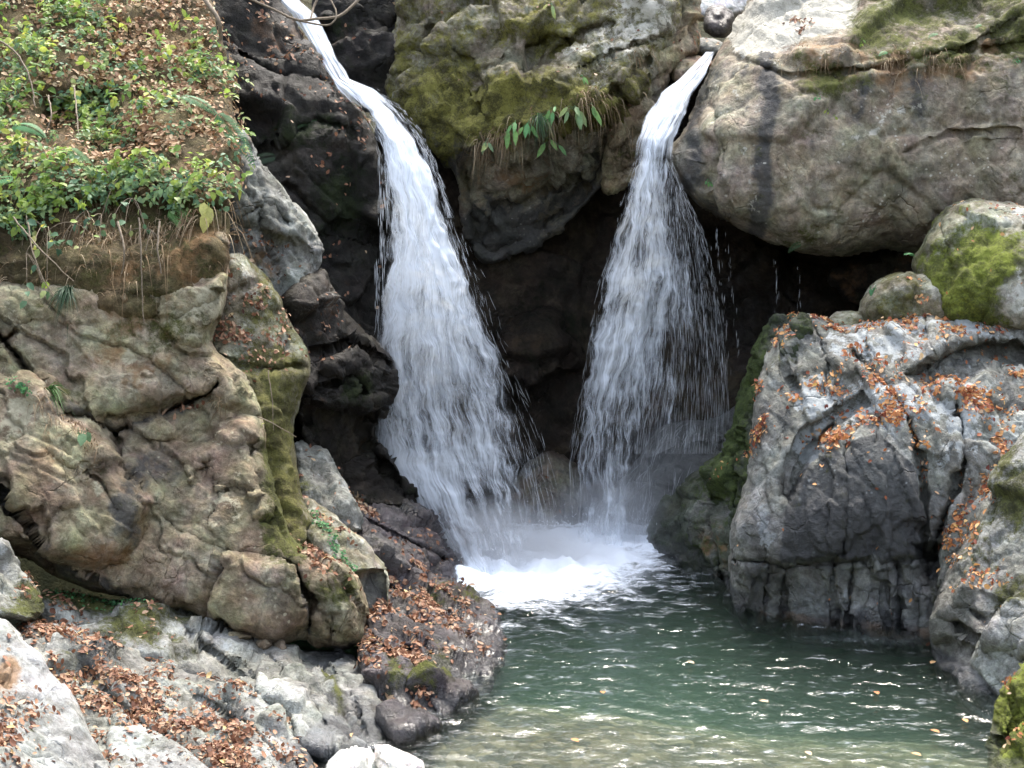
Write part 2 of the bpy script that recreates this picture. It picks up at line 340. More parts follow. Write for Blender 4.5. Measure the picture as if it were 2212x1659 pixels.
rock('mslab', 'mossy_slab', 'moss covered slab with fallen leaves behind the brown rock wall', [(470, 600), (492, 548), (520, 545), (555, 575), (600, 640), (620, 690), (660, 745), (672, 800), (650, 870), (632, 930), (640, 1020), (655, 1090), (690, 1160), (650, 1220), (560, 1180), (540, 900), (440, 760)],
     [(500, 560, 10.2), (620, 690, 10.3), (460, 750, 9.85), (660, 800, 10.15), (560, 900, 9.75), (630, 1000, 9.8), (600, 1150, 9.4), (690, 1180, 9.4)],
     MOSSY, thick=1.0, rnd=45, bulge=.3, nz=(.05, .03), fac=(.08, 1.8),
     cracks=[([(460, 770), (520, 790), (600, 800), (660, 790)], 8, .1)], plates=[([(470, 640), (560, 600), (640, 740), (640, 790), (520, 790), (460, 740)], .08, 14)],
     paint=dict(moss=[('a', .25), ('c', 590, 900, 50, 90, .6), ('c', 600, 1100, 40, 80, .5), ('c', 560, 640, 40, 60, .2)], pale=[('c', 530, 590, 30, 40, .4), ('c', 510, 830, 40, 40, .3), ('c', 560, 700, 50, 50, .15)],
                leaf=[('c', 490, 690, 45, 60, .8), ('c', 560, 690, 60, 60, .4), ('c', 560, 780, 70, 16, .35)]), group=GL)
rock('grey', 'grey_boulder', 'angular grey rock leaning beside the planted bank under the dark wall', [(505, 270), (530, 285), (552, 335), (590, 380), (640, 440), (680, 500), (702, 550), (660, 620), (620, 690), (560, 640), (480, 560), (485, 400)],
     [(520, 290, 11.0), (640, 440, 11.0), (690, 550, 11.0), (500, 560, 10.5), (610, 670, 10.6)],
     GREY, thick=1.2, rnd=35, bulge=.25, nz=(.05, .035), bed=(.05, 5), fac=(.09, 2.6), strata=((.8, 0, .6), 1.5),
     cracks=[([(520, 470), (570, 440), (620, 480)], 5, .12), ([(540, 350), (570, 430), (560, 520)], 5, .1)], plates=[([(500, 470), (640, 520), (690, 560), (640, 700), (480, 600)], .10, 12)],
     paint=dict(moss=[('c', 560, 600, 60, 60, .15)], wet=[('c', 580, 600, 80, 60, .3)], rust=[('c', 570, 580, 60, 50, .3)], pale=[('c', 560, 380, 60, 70, .12)], leaf=[('c', 540, 520, 30, 20, .25), ('c', 600, 560, 50, 40, .12)]), group=GL)
rock('dsh', 'dark_boulder', 'dark blocky boulder jutting toward the left waterfall', [(600, 660), (690, 570), (720, 630), (760, 690), (805, 725), (862, 785), (858, 830), (830, 890), (800, 935), (840, 985), (900, 1060), (930, 1100), (820, 1110), (720, 1060), (660, 960), (640, 850)],
     [(690, 580, 11.1), (800, 730, 11.2), (860, 790, 11.3), (640, 700, 10.6), (700, 850, 10.55), (660, 960, 10.3), (800, 930, 10.9), (900, 1070, 11.1), (730, 1060, 10.5)],
     DARK, thick=1.2, rnd=40, bulge=.3, nz=(.05, .035), fac=(.17, 2.3),
     cracks=[([(690, 760), (770, 740), (850, 790)], 6, .15), ([(760, 800), (800, 870), (820, 880)], 6, .14), ([(650, 850), (720, 830), (760, 800)], 6, .12)],
     plates=[([(640, 880), (830, 890), (820, 960), (900, 1080), (700, 1060), (640, 960)], .35, 16)],
     paint=dict(pale=[('c', 720, 640, 40, 40, .35), ('c', 840, 790, 20, 30, .3), ('c', 690, 790, 40, 40, .15)], moss=[('c', 780, 830, 40, 40, .5), ('c', 700, 900, 60, 60, .2)], wet=[('a', .25)], rust=[('c', 690, 700, 50, 50, .3)], leaf=[('c', 700, 720, 60, 60, .12)]), group=GL)
rock('thin', 'thin_slab', 'narrow green slab with a dark square end by the brown wall', [(630, 1090), (640, 1060), (690, 1085), (760, 1150), (810, 1195), (840, 1235), (842, 1310), (825, 1340), (790, 1340), (770, 1280), (700, 1200), (650, 1150)],
     [(640, 1080, 9.9), (750, 1150, 9.6), (835, 1240, 9.5), (820, 1330, 9.25), (700, 1200, 9.25)],
     MOSSY, thick=.6, rnd=26, bulge=.18, step=4, fac=(.06, 2), plates=[([(765, 1240), (835, 1235), (850, 1350), (780, 1350)], .18, 10)],
     paint=dict(moss=[('c', 700, 1140, 60, 50, .25)], pale=[('c', 760, 1170, 60, 20, .3)], stain_shade=[('c', 810, 1290, 25, 50, .9)], leaf=[('l', [(650, 1090), (760, 1180)], 10, .3)]), group=GL)
rock('steep', 'grey_slab', 'small steep grey slab between the mossy slab and the dark wet rock', [(628, 960), (660, 940), (700, 980), (740, 1040), (770, 1090), (790, 1160), (700, 1120), (640, 1080)],
     [(650, 950, 10.4), (740, 1050, 10.3), (640, 1080, 9.9), (780, 1150, 10.0)], GREY, thick=.6, rnd=28, bulge=.18, step=4, fac=(.1, 2.6),
     paint=dict(wet=[('a', .2)], moss=[('c', 650, 1040, 30, 40, .3)], leaf=[('a', .1)]), group=GL)
rock('purp', 'wet_rock', 'purplish wet rock sloping down to the foam left of the falls', [(735, 1075), (800, 1060), (870, 1065), (915, 1085), (960, 1090), (1000, 1130), (1022, 1190), (1028, 1240), (1016, 1300), (1035, 1345), (900, 1330), (830, 1270), (770, 1180)],
     [(760, 1070, 10.7), (900, 1075, 11.2), (1010, 1150, 11.2), (1015, 1270, 10.75), (830, 1250, 9.8), (920, 1320, 10.1)],
     PURP, thick=1.0, rnd=36, bulge=.3, step=4, bed=(.035, 6), fac=(.12, 2.4), strata=((.7, 0, .7), 1.6), plates=[([(915, 1085), (980, 1090), (1030, 1180), (1030, 1240), (1000, 1260)], .18, 10)],
     cracks=[([(915, 1090), (960, 1150), (1000, 1260)], 6, .12), ([(780, 1120), (860, 1160), (960, 1210)], 6, .1)],
     paint=dict(wet=[('a', .5)], moss=[('c', 780, 1090, 20, 30, .2)], leaf=[('l', [(740, 1075), (800, 1100)], 16, .8), ('c', 830, 1250, 60, 26, .7), ('c', 900, 1200, 80, 60, .12)]), group=GL)
rock('lbould', 'leafy_boulder', 'dark boulder strewn with leaves beside the pool on the left', [(780, 1330), (830, 1250), (900, 1235), (960, 1260), (1010, 1275), (1055, 1300), (1080, 1350), (1092, 1410), (1075, 1470), (1015, 1540), (970, 1565), (910, 1600), (850, 1605), (800, 1540), (770, 1420)],
     [(830, 1270, 9.8), (1000, 1280, 10.3), (1080, 1340, 9.75), (1080, 1410, 9.12), (900, 1380, 9.0), (980, 1500, 8.3), (860, 1555, 7.85), (1060, 1460, 8.75), (790, 1400, 8.8)],
     PURP, thick=1.2, rnd=34, bulge=.25, step=4, strata=((.6, .5, .6), 1.4), bed=(.04, 4), fac=(.12, 2.2), cracks=[([(880, 1400), (900, 1470), (930, 1520)], 8, .14), ([(800, 1370), (850, 1420), (880, 1480)], 6, .08)],
     paint=dict(wet=[('a', .25), ('c', 1060, 1400, 50, 60, .4), ('c', 900, 1550, 80, 30, .5)], moss=[('c', 935, 1460, 34, 34, 1.3), ('c', 850, 1470, 26, 44, .7), ('c', 930, 1300, 40, 20, .4), ('c', 1000, 1310, 40, 16, .3)], pale=[('c', 850, 1450, 40, 40, .25), ('c', 1040, 1340, 30, 30, .2)],
                leaf=[('c', 900, 1330, 100, 44, 1.2), ('l', [(800, 1380), (850, 1400), (890, 1420), (910, 1500)], 16, 1.2), ('l', [(790, 1420), (840, 1520)], 12, .8), ('c', 980, 1400, 70, 20, .5), ('c', 830, 1280, 40, 24, .6)]), group=GL)
rock('ledge', 'grey_ledge', 'long rounded grey ledge at the foot of the brown wall, reaching the pool', [(90, 1275), (200, 1285), (320, 1305), (440, 1340), (560, 1390), (640, 1405), (760, 1405), (800, 1440), (840, 1510), (846, 1600), (770, 1640), (670, 1640), (620, 1580), (520, 1500), (420, 1470), (300, 1450), (160, 1390), (80, 1330)],
     [(150, 1290, 8.75), (450, 1345, 8.75), (700, 1405, 8.8), (820, 1490, 8.35), (830, 1575, 7.74), (680, 1592, 7.55), (760, 1595, 7.58), (500, 1480, 8.0), (250, 1420, 8.15), (640, 1490, 8.05)],
     GREY, thick=1.0, rnd=40, bulge=.25, step=4, nz=(.06, .03), bed=(.035, 5), fac=(.1, 2.0), strata=((.7, 0, .7), 1.5),
     cracks=[([(560, 1400), (640, 1480), (700, 1560)], 6, .1), ([(400, 1360), (480, 1420), (560, 1480)], 6, .09), ([(700, 1420), (760, 1500), (790, 1590)], 5, .07), ([(430, 1335), (560, 1400), (760, 1405)], 10, .2)],
     paint=dict(moss=[('c', 150, 1290, 100, 26, .8), ('c', 290, 1370, 90, 50, .65), ('l', [(700, 1440), (740, 1530)], 10, .5), ('c', 440, 1340, 60, 14, .4)], wet=[('l', [(680, 1595), (838, 1575)], 22, .9), ('c', 740, 1410, 60, 20, .3)], pale=[('c', 480, 1400, 80, 50, .2), ('c', 360, 1360, 50, 20, .25), ('c', 640, 1450, 60, 40, .15)],
                leaf=[('c', 130, 1320, 50, 30, .4), ('c', 330, 1360, 60, 40, .12)]), group=GL)
rock('lslab', 'leafy_slab', 'broad grey slab carpeted with brown leaves in the left foreground', [(40, 1340), (120, 1350), (250, 1400), (380, 1440), (500, 1475), (600, 1510), (640, 1580), (680, 1640), (730, 1720), (300, 1740), (60, 1740), (20, 1500)],
     [(80, 1350, 8.0), (380, 1450, 7.95), (600, 1520, 7.75), (700, 1650, 7.2), (200, 1550, 7.2), (400, 1690, 6.75), (100, 1700, 6.6)],
     GREY, thick=1.0, rnd=30, bulge=.15, step=4, bed=(.03, 4), fac=(.08, 1.8), strata=((.8, -.3, .5), 1.5), nz=(.05, .025),
     cracks=[([(430, 1500), (540, 1570), (660, 1690)], 6, .06), ([(150, 1420), (300, 1560), (460, 1680)], 10, .1)],
     paint=dict(stain_shade=[('c', 200, 1420, 80, 50, .5), ('a', .05)], moss=[('c', 270, 1500, 80, 30, .15)],
                leaf=[('a', .38), ('c', 120, 1390, 90, 50, 1.0), ('c', 330, 1530, 130, 60, 1.0), ('c', 470, 1620, 110, 60, .8), ('c', 180, 1440, 60, 50, .4), ('c', 280, 1650, 40, 60, .8), ('c', 560, 1560, 50, 60, -.5), ('c', 460, 1510, 50, 20, -.3)]), group=GL)
rock('dslab', 'pale_slab', 'bluish white slab slanting out of the lower left corner', [(-420, 1300), (5, 1325), (60, 1385), (105, 1440), (150, 1510), (190, 1580), (225, 1640), (270, 1740), (-420, 1740)],
     [(-40, 1320, 7.35), (60, 1390, 7.25), (220, 1640, 6.75), (-40, 1600, 6.3), (150, 1720, 6.35)],
     PALE, thick=.7, rnd=24, bulge=.18, step=4, bed=(.03, 4), fac=(.05, 1.5), strata=((.8, -.2, .6), 1.8), nz=(.04, .02),
     paint=dict(pale=[('c', 110, 1550, 60, 100, .25)], moss=[('c', 50, 1600, 30, 30, .15)], rust=[('c', 20, 1450, 30, 30, .9)], leaf=[('c', 20, 1610, 50, 80, .9), ('c', -20, 1400, 30, 30, .2), ('c', 100, 1520, 60, 80, .04)]), group=GL)
rock('bslab', 'pale_flat_stone', 'pale flat stone among the leaves at the bottom edge', [(225, 1575), (290, 1560), (350, 1580), (420, 1630), (470, 1690), (470, 1740), (240, 1740)],
     [(240, 1570, 7.05), (350, 1585, 7.08), (460, 1690, 6.75), (260, 1720, 6.5)], PALE, thick=.4, rnd=22, bulge=.1, step=4, fac=(.05, 2.2), paint=dict(pale=[('a', .25)], moss=[('c', 340, 1590, 50, 16, .15)], leaf=[('a', .06), ('c', 260, 1650, 20, 30, .4)]), group=GL)
rock('lsmall', 'corner_rock', 'grey mossy rock at the left edge above the pale slab', [(-420, 1130), (0, 1160), (30, 1215), (70, 1260), (100, 1320), (70, 1350), (10, 1335), (-420, 1330)],
     [(-40, 1150, 8.25), (60, 1250, 8.2), (80, 1330, 7.85), (-40, 1320, 7.6)], GREY, thick=.7, rnd=28, bulge=.2, step=4, fac=(.1, 2.2), paint=dict(moss=[('c', 60, 1310, 50, 40, .6)], pale=[('c', 0, 1190, 30, 30, .3)], leaf=[('c', 60, 1260, 20, 20, .15)]), group=GL)
for k, (poly, Y, lab) in enumerate([
        ([(700, 1655), (730, 1610), (775, 1603), (800, 1615), (822, 1640), (835, 1720), (690, 1730)], 7.22, 'larger white stone standing in the shallow water at the bottom edge'),
        ([(803, 1612), (822, 1604), (850, 1618), (890, 1635), (916, 1648), (915, 1720), (826, 1720)], 7.12, 'smaller white wedge shaped stone at the bottom edge')]):
    rock('white%d' % k, 'white_stone', lab, poly, [(720, 1620, Y+.15), (820, 1620, Y+.15), (760, 1700, Y-.1), (880, 1700, Y-.1)], WHITE, thick=.35, rnd=30, bulge=.16, step=3, it=1, rough=2, fac=(.06, 4), nz=(.02, .012), cat='stone', group='white stones at the pool edge')
for k, (u, v, ru, rv, lab) in enumerate([(605, 1395, 14, 20, 'small upright stone wedged under the brown wall'), (570, 1392, 22, 17, 'squarish stone wedged under the brown wall'), (505, 1375, 44, 14, 'flat elongated stone wedged under the brown wall')]):
    a = np.linspace(0, 2*np.pi, 9)[:-1]
    rock('wedge%d' % k, 'wedged_stone', lab, [(u+ru*math.cos(t+.3), v+rv*math.sin(t+.3)) for t in a], [(u-20, v-20, 8.72), (u+20, v-20, 8.72), (u, v+20, 8.62)], BROWN, thick=.25, rnd=12, bulge=.1, step=3, rough=2, fac=(.04, 5), nz=(.015, .01), cat='stone', group='stones wedged under the wall')
# ---- back walls
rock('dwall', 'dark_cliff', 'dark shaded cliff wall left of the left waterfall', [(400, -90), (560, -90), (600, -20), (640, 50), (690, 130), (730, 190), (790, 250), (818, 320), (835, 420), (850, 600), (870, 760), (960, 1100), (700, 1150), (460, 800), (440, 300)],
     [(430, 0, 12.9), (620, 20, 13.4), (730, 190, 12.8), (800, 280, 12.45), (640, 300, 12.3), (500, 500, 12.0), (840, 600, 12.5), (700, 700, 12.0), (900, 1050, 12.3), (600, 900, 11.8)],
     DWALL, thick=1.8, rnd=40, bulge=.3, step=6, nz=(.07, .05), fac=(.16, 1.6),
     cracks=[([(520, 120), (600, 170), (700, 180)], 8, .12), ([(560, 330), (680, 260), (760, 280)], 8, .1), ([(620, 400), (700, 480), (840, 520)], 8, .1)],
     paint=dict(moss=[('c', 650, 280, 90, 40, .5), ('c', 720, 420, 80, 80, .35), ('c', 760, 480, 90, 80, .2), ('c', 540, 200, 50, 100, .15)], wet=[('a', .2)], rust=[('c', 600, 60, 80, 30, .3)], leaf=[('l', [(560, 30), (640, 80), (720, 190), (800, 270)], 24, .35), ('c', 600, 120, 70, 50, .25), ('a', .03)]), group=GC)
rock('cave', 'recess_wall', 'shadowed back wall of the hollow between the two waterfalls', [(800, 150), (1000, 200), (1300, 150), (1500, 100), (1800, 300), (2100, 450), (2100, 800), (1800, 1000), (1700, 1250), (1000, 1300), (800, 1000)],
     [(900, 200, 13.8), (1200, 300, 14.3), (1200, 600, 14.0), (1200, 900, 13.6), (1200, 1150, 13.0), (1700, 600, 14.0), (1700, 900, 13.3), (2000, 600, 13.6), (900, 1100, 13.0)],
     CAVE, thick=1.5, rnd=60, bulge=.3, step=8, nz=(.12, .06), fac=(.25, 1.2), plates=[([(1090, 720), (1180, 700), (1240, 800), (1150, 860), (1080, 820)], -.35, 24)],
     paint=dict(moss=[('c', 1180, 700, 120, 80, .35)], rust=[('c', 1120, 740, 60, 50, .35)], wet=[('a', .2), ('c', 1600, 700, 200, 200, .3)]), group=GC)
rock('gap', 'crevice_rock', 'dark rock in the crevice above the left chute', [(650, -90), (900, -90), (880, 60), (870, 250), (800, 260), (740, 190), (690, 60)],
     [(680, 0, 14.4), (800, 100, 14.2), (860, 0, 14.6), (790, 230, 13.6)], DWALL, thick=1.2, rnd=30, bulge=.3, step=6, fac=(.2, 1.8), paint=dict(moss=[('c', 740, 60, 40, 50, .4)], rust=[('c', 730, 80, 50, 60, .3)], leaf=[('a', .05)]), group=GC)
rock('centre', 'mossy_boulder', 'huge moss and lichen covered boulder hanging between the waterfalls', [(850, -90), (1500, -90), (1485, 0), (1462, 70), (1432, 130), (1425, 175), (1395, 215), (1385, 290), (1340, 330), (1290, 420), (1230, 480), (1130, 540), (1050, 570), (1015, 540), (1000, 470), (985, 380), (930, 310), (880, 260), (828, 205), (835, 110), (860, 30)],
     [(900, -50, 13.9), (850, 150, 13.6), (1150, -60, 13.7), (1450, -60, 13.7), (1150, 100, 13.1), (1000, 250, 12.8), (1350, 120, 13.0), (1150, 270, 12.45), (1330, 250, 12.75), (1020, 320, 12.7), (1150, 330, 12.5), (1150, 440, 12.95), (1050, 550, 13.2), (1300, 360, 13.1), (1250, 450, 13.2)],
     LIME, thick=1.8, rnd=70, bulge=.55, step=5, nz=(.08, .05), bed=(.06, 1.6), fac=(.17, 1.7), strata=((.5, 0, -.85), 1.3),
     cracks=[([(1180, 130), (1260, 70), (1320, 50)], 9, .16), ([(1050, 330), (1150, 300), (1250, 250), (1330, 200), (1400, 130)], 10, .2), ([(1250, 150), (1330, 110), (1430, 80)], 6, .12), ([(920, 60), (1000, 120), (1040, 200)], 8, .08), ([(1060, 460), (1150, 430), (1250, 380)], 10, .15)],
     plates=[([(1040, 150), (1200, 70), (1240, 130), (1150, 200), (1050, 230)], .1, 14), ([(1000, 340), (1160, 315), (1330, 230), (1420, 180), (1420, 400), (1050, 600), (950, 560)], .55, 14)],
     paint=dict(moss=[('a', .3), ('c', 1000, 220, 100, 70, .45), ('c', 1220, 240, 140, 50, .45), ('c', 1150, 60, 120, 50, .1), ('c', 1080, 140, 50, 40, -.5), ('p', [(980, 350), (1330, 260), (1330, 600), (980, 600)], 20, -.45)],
                pale=[('c', 1340, 60, 90, 80, .5), ('c', 1230, 110, 40, 30, .35), ('c', 1060, 20, 60, 30, .25), ('c', 1190, 225, 30, 16, .35), ('c', 1290, 170, 50, 30, .3), ('c', 1400, 30, 60, 70, .35)],  # pale rock, with the bright light on the upper right painted in
                rust=[('c', 1120, 390, 90, 50, .3), ('c', 1240, 90, 40, 30, .2)], stain_shade=[('p', [(1000, 420), (1150, 430), (1330, 300), (1330, 450), (1080, 600), (980, 560)], 40, .45), ('c', 960, 330, 60, 80, .55), ('c', 1070, 520, 70, 60, .4)], leaf=[('a', .012)]), group=GC)  # shade on the underside of the overhang painted dark here
rock('pink', 'pinkish_cliff', 'pinkish brown rock face behind the right chute', [(1380, 150), (1440, 60), (1480, -90), (1530, -90), (1510, 60), (1505, 120), (1450, 160), (1420, 240), (1390, 310), (1360, 400), (1300, 420), (1310, 300)],
     [(1490, 0, 14.0), (1500, 110, 13.7), (1400, 150, 13.4), (1330, 300, 13.1), (1400, 280, 13.3), (1330, 400, 13.4)], BROWN, thick=1.0, rnd=26, bulge=.2, step=5, bed=(.05, 4), fac=(.14, 2.4), strata=((.7, 0, -.7), 2),
     paint=dict(rust=[('a', .12)], moss=[('c', 1340, 330, 40, 40, .2)], wet=[('c', 1420, 200, 30, 60, .5)], leaf=[('a', .05)]), group=GC)
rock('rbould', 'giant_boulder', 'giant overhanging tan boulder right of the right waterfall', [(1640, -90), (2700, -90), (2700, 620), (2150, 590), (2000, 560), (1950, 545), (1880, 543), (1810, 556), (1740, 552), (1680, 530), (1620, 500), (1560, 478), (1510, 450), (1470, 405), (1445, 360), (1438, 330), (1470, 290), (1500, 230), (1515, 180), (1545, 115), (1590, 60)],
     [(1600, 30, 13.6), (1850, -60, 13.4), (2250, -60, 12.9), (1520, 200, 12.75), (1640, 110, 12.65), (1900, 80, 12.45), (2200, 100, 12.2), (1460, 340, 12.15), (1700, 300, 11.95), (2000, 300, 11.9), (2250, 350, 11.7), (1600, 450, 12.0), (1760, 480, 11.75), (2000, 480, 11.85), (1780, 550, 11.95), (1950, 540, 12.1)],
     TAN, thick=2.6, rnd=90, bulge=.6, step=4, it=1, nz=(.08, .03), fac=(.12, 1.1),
     cracks=[([(1550, 110), (1700, 165), (1900, 150), (2050, 110), (2250, 90)], 8, .09), ([(2040, 130), (2100, 100), (2200, 40)], 6, .08), ([(1950, 330), (2050, 290), (2200, 280)], 5, .05), ([(1640, 620), (1720, 560)], 4, .05), ([(1510, 190), (1560, 260), (1570, 330)], 6, .05)],
     plates=[([(1500, 60), (1850, -40), (1860, 70), (1700, 120), (1560, 120)], .15, 20), ([(1720, 110), (2080, 90), (2080, 130), (1740, 200)], -.04, 10), ([(1440, 320), (1500, 230), (1540, 300), (1560, 380), (1500, 420)], .1, 14)],
     paint=dict(moss=[('p', [(1850, -90), (2700, -90), (2700, 130), (1900, 150), (1830, 90)], 30, .4), ('c', 1790, 170, 70, 40, .5), ('c', 1730, 520, 110, 36, .3), ('c', 1730, 220, 30, 120, .2), ('c', 1560, 220, 30, 60, .2), ('c', 1640, 60, 60, 20, .2)],
                pale=[('p', [(1560, 60), (1680, -60), (1850, -60), (1850, 60), (1790, 80), (1680, 110), (1590, 120)], 14, .8), ('l', [(1830, 300), (1890, 280), (1920, 240), (1990, 220)], 10, .45), ('c', 2040, 260, 160, 160, .1), ('c', 2140, 15, 14, 14, .6), ('l', [(1590, 200), (1600, 300), (1640, 470)], 22, .3)],  # pale stone; the top polygon also paints in its sunlit brightness
                stain_shade=[('l', [(1652, 120), (1672, 220), (1648, 330), (1654, 430), (1640, 490)], 27, .62), ('l', [(1610, 130), (1622, 250)], 12, .3), ('l', [(1860, 190), (1850, 330)], 22, .3), ('l', [(1980, 150), (1990, 260)], 20, .22), ('l', [(1540, 160), (1500, 240), (1500, 330)], 24, .5), ('c', 1490, 400, 50, 40, .55), ('c', 1560, 460, 60, 26, .4), ('l', [(1760, 200), (1755, 330)], 10, .3), ('c', 1940, 200, 120, 60, .2), ('c', 2080, 300, 80, 60, .15)],
                rust=[('p', [(1700, 90), (2700, 60), (2700, 130), (1850, 180), (1740, 200)], 24, .3), ('c', 2000, 250, 200, 100, .1)],
                wet=[('c', 1480, 350, 50, 80, .8), ('l', [(1440, 330), (1490, 430), (1560, 480), (1700, 540)], 16, .6)], leaf=[('c', 1730, 62, 16, 10, .4)]), group=GC)
# ---- upstream stones in the notch
for k, (poly, Y, mat, lab, wet) in enumerate([
        ([(1518, 40), (1530, 14), (1560, 8), (1586, 30), (1588, 60), (1570, 84), (1540, 80), (1518, 66)], 14.6, PURP, 'dark purple boulder lodged in the notch above the right waterfall', .5),
        ([(1500, 90), (1530, 80), (1560, 90), (1572, 110), (1560, 128), (1520, 125), (1500, 112)], 14.2, GREY, 'wet bluish stone under the purple boulder in the notch', .5),
        ([(1450, 150), (1460, 125), (1500, 120), (1545, 130), (1530, 165), (1480, 185), (1452, 175)], 13.6, BROWN, 'flat brown stone at the lip of the right waterfall', .3),
        ([(1490, 10), (1515, -40), (1560, -60), (1640, -60), (1650, 10), (1600, 40), (1520, 45), (1495, 40)], 15.3, WHITE, 'whitish boulder at the top edge behind the purple boulder', 0)]):
    rock('up%d' % k, 'upstream_stone', lab, poly, [(1500, 0, Y+.3), (1600, 0, Y+.3), (1550, 100, Y), (1520, 150, Y-.1)], mat, thick=.6, rnd=26, bulge=.25, step=3, rough=2, fac=(.05, 3), nz=(.03, .015), paint=dict(wet=[('a', wet)], leaf=[('a', .06 if k != 0 else 0)]), cat='stone', group='stones in the notch above the right fall')
# ---- rocks behind the base of the falls
rock('b1', 'splash_rock', 'wet rounded rock splashed by the right waterfall', [(1270, 1180), (1300, 1080), (1370, 1000), (1410, 930), (1470, 905), (1540, 905), (1620, 860), (1660, 1000), (1600, 1120), (1480, 1200), (1380, 1230)],
     [(1440, 920, 12.75), (1560, 920, 12.5), (1330, 1080, 12.75), (1450, 1050, 12.45), (1550, 1050, 12.1), (1400, 1180, 12.4)], GREY, thick=1.0, rnd=50, bulge=.4, step=4, fac=(.12, 2), cracks=[([(1400, 1000), (1480, 970), (1590, 960)], 10, .1)], paint=dict(wet=[('a', .75)], stain_shade=[('a', .15)]), group=GC)
rock('b2', 'wet_boulder', 'brown wet boulder in the gap between the two waterfalls', [(1080, 1080), (1130, 1010), (1180, 968), (1230, 985), (1275, 1060), (1290, 1180), (1200, 1220), (1090, 1200)],
     [(1180, 990, 13.0), (1110, 1120, 12.7), (1270, 1120, 12.7), (1190, 1160, 12.45)], BROWN, thick=.8, rnd=50, bulge=.35, step=4, fac=(.12, 2.4), paint=dict(wet=[('a', .9)], stain_shade=[('a', .25)], leaf=[('a', .05)]), group=GC)
rock('b3', 'ceiling_rock', 'brown rock in the dark hollow under the giant boulder', [(1780, 600), (1850, 545), (1960, 530), (2050, 560), (2050, 640), (1900, 660), (1840, 650)],
     [(1850, 560, 12.9), (2000, 560, 12.6), (1850, 640, 13.0), (2000, 640, 12.6)], DARK, thick=.7, rnd=30, bulge=.3, step=5, fac=(.12, 2), paint=dict(rust=[('a', .2)]), group=GC)
# ---- right side
rock('flank', 'algae_rock', 'dark green algae covered rock between the right waterfall and the leafy rock', [(1395, 1190), (1405, 1130), (1440, 1075), (1500, 1020), (1555, 990), (1585, 930), (1600, 850), (1620, 785), (1660, 690), (1760, 690), (1700, 900), (1680, 1350), (1600, 1350), (1555, 1310), (1490, 1285), (1420, 1255)],
     [(1410, 1180, 11.6), (1500, 1030, 11.5), (1590, 900, 11.3), (1640, 780, 11.2), (1700, 700, 11.0), (1480, 1210, 11.3), (1570, 1250, 10.75), (1620, 1050, 10.6), (1650, 1320, 10.1)],
     GMOSS, thick=1.2, rnd=44, bulge=.35, step=4, bed=(.04, 5), fac=(.13, 1.9), strata=((.9, 0, .3), 1.6), cracks=[([(1560, 990), (1540, 1100), (1560, 1250)], 8, .12), ([(1620, 800), (1600, 950), (1590, 1100)], 7, .1)],
     paint=dict(moss=[('a', .2), ('c', 1640, 780, 40, 90, .5), ('c', 1590, 950, 24, 90, .6), ('c', 1560, 1060, 50, 50, .3)], wet=[('c', 1460, 1160, 80, 80, .7), ('c', 1580, 1260, 80, 40, .5)], rust=[('c', 1560, 1180, 40, 80, .25)], leaf=[('l', [(1650, 850), (1640, 960), (1600, 1020)], 8, .5), ('c', 1560, 1020, 20, 20, .2)]), group=GR)
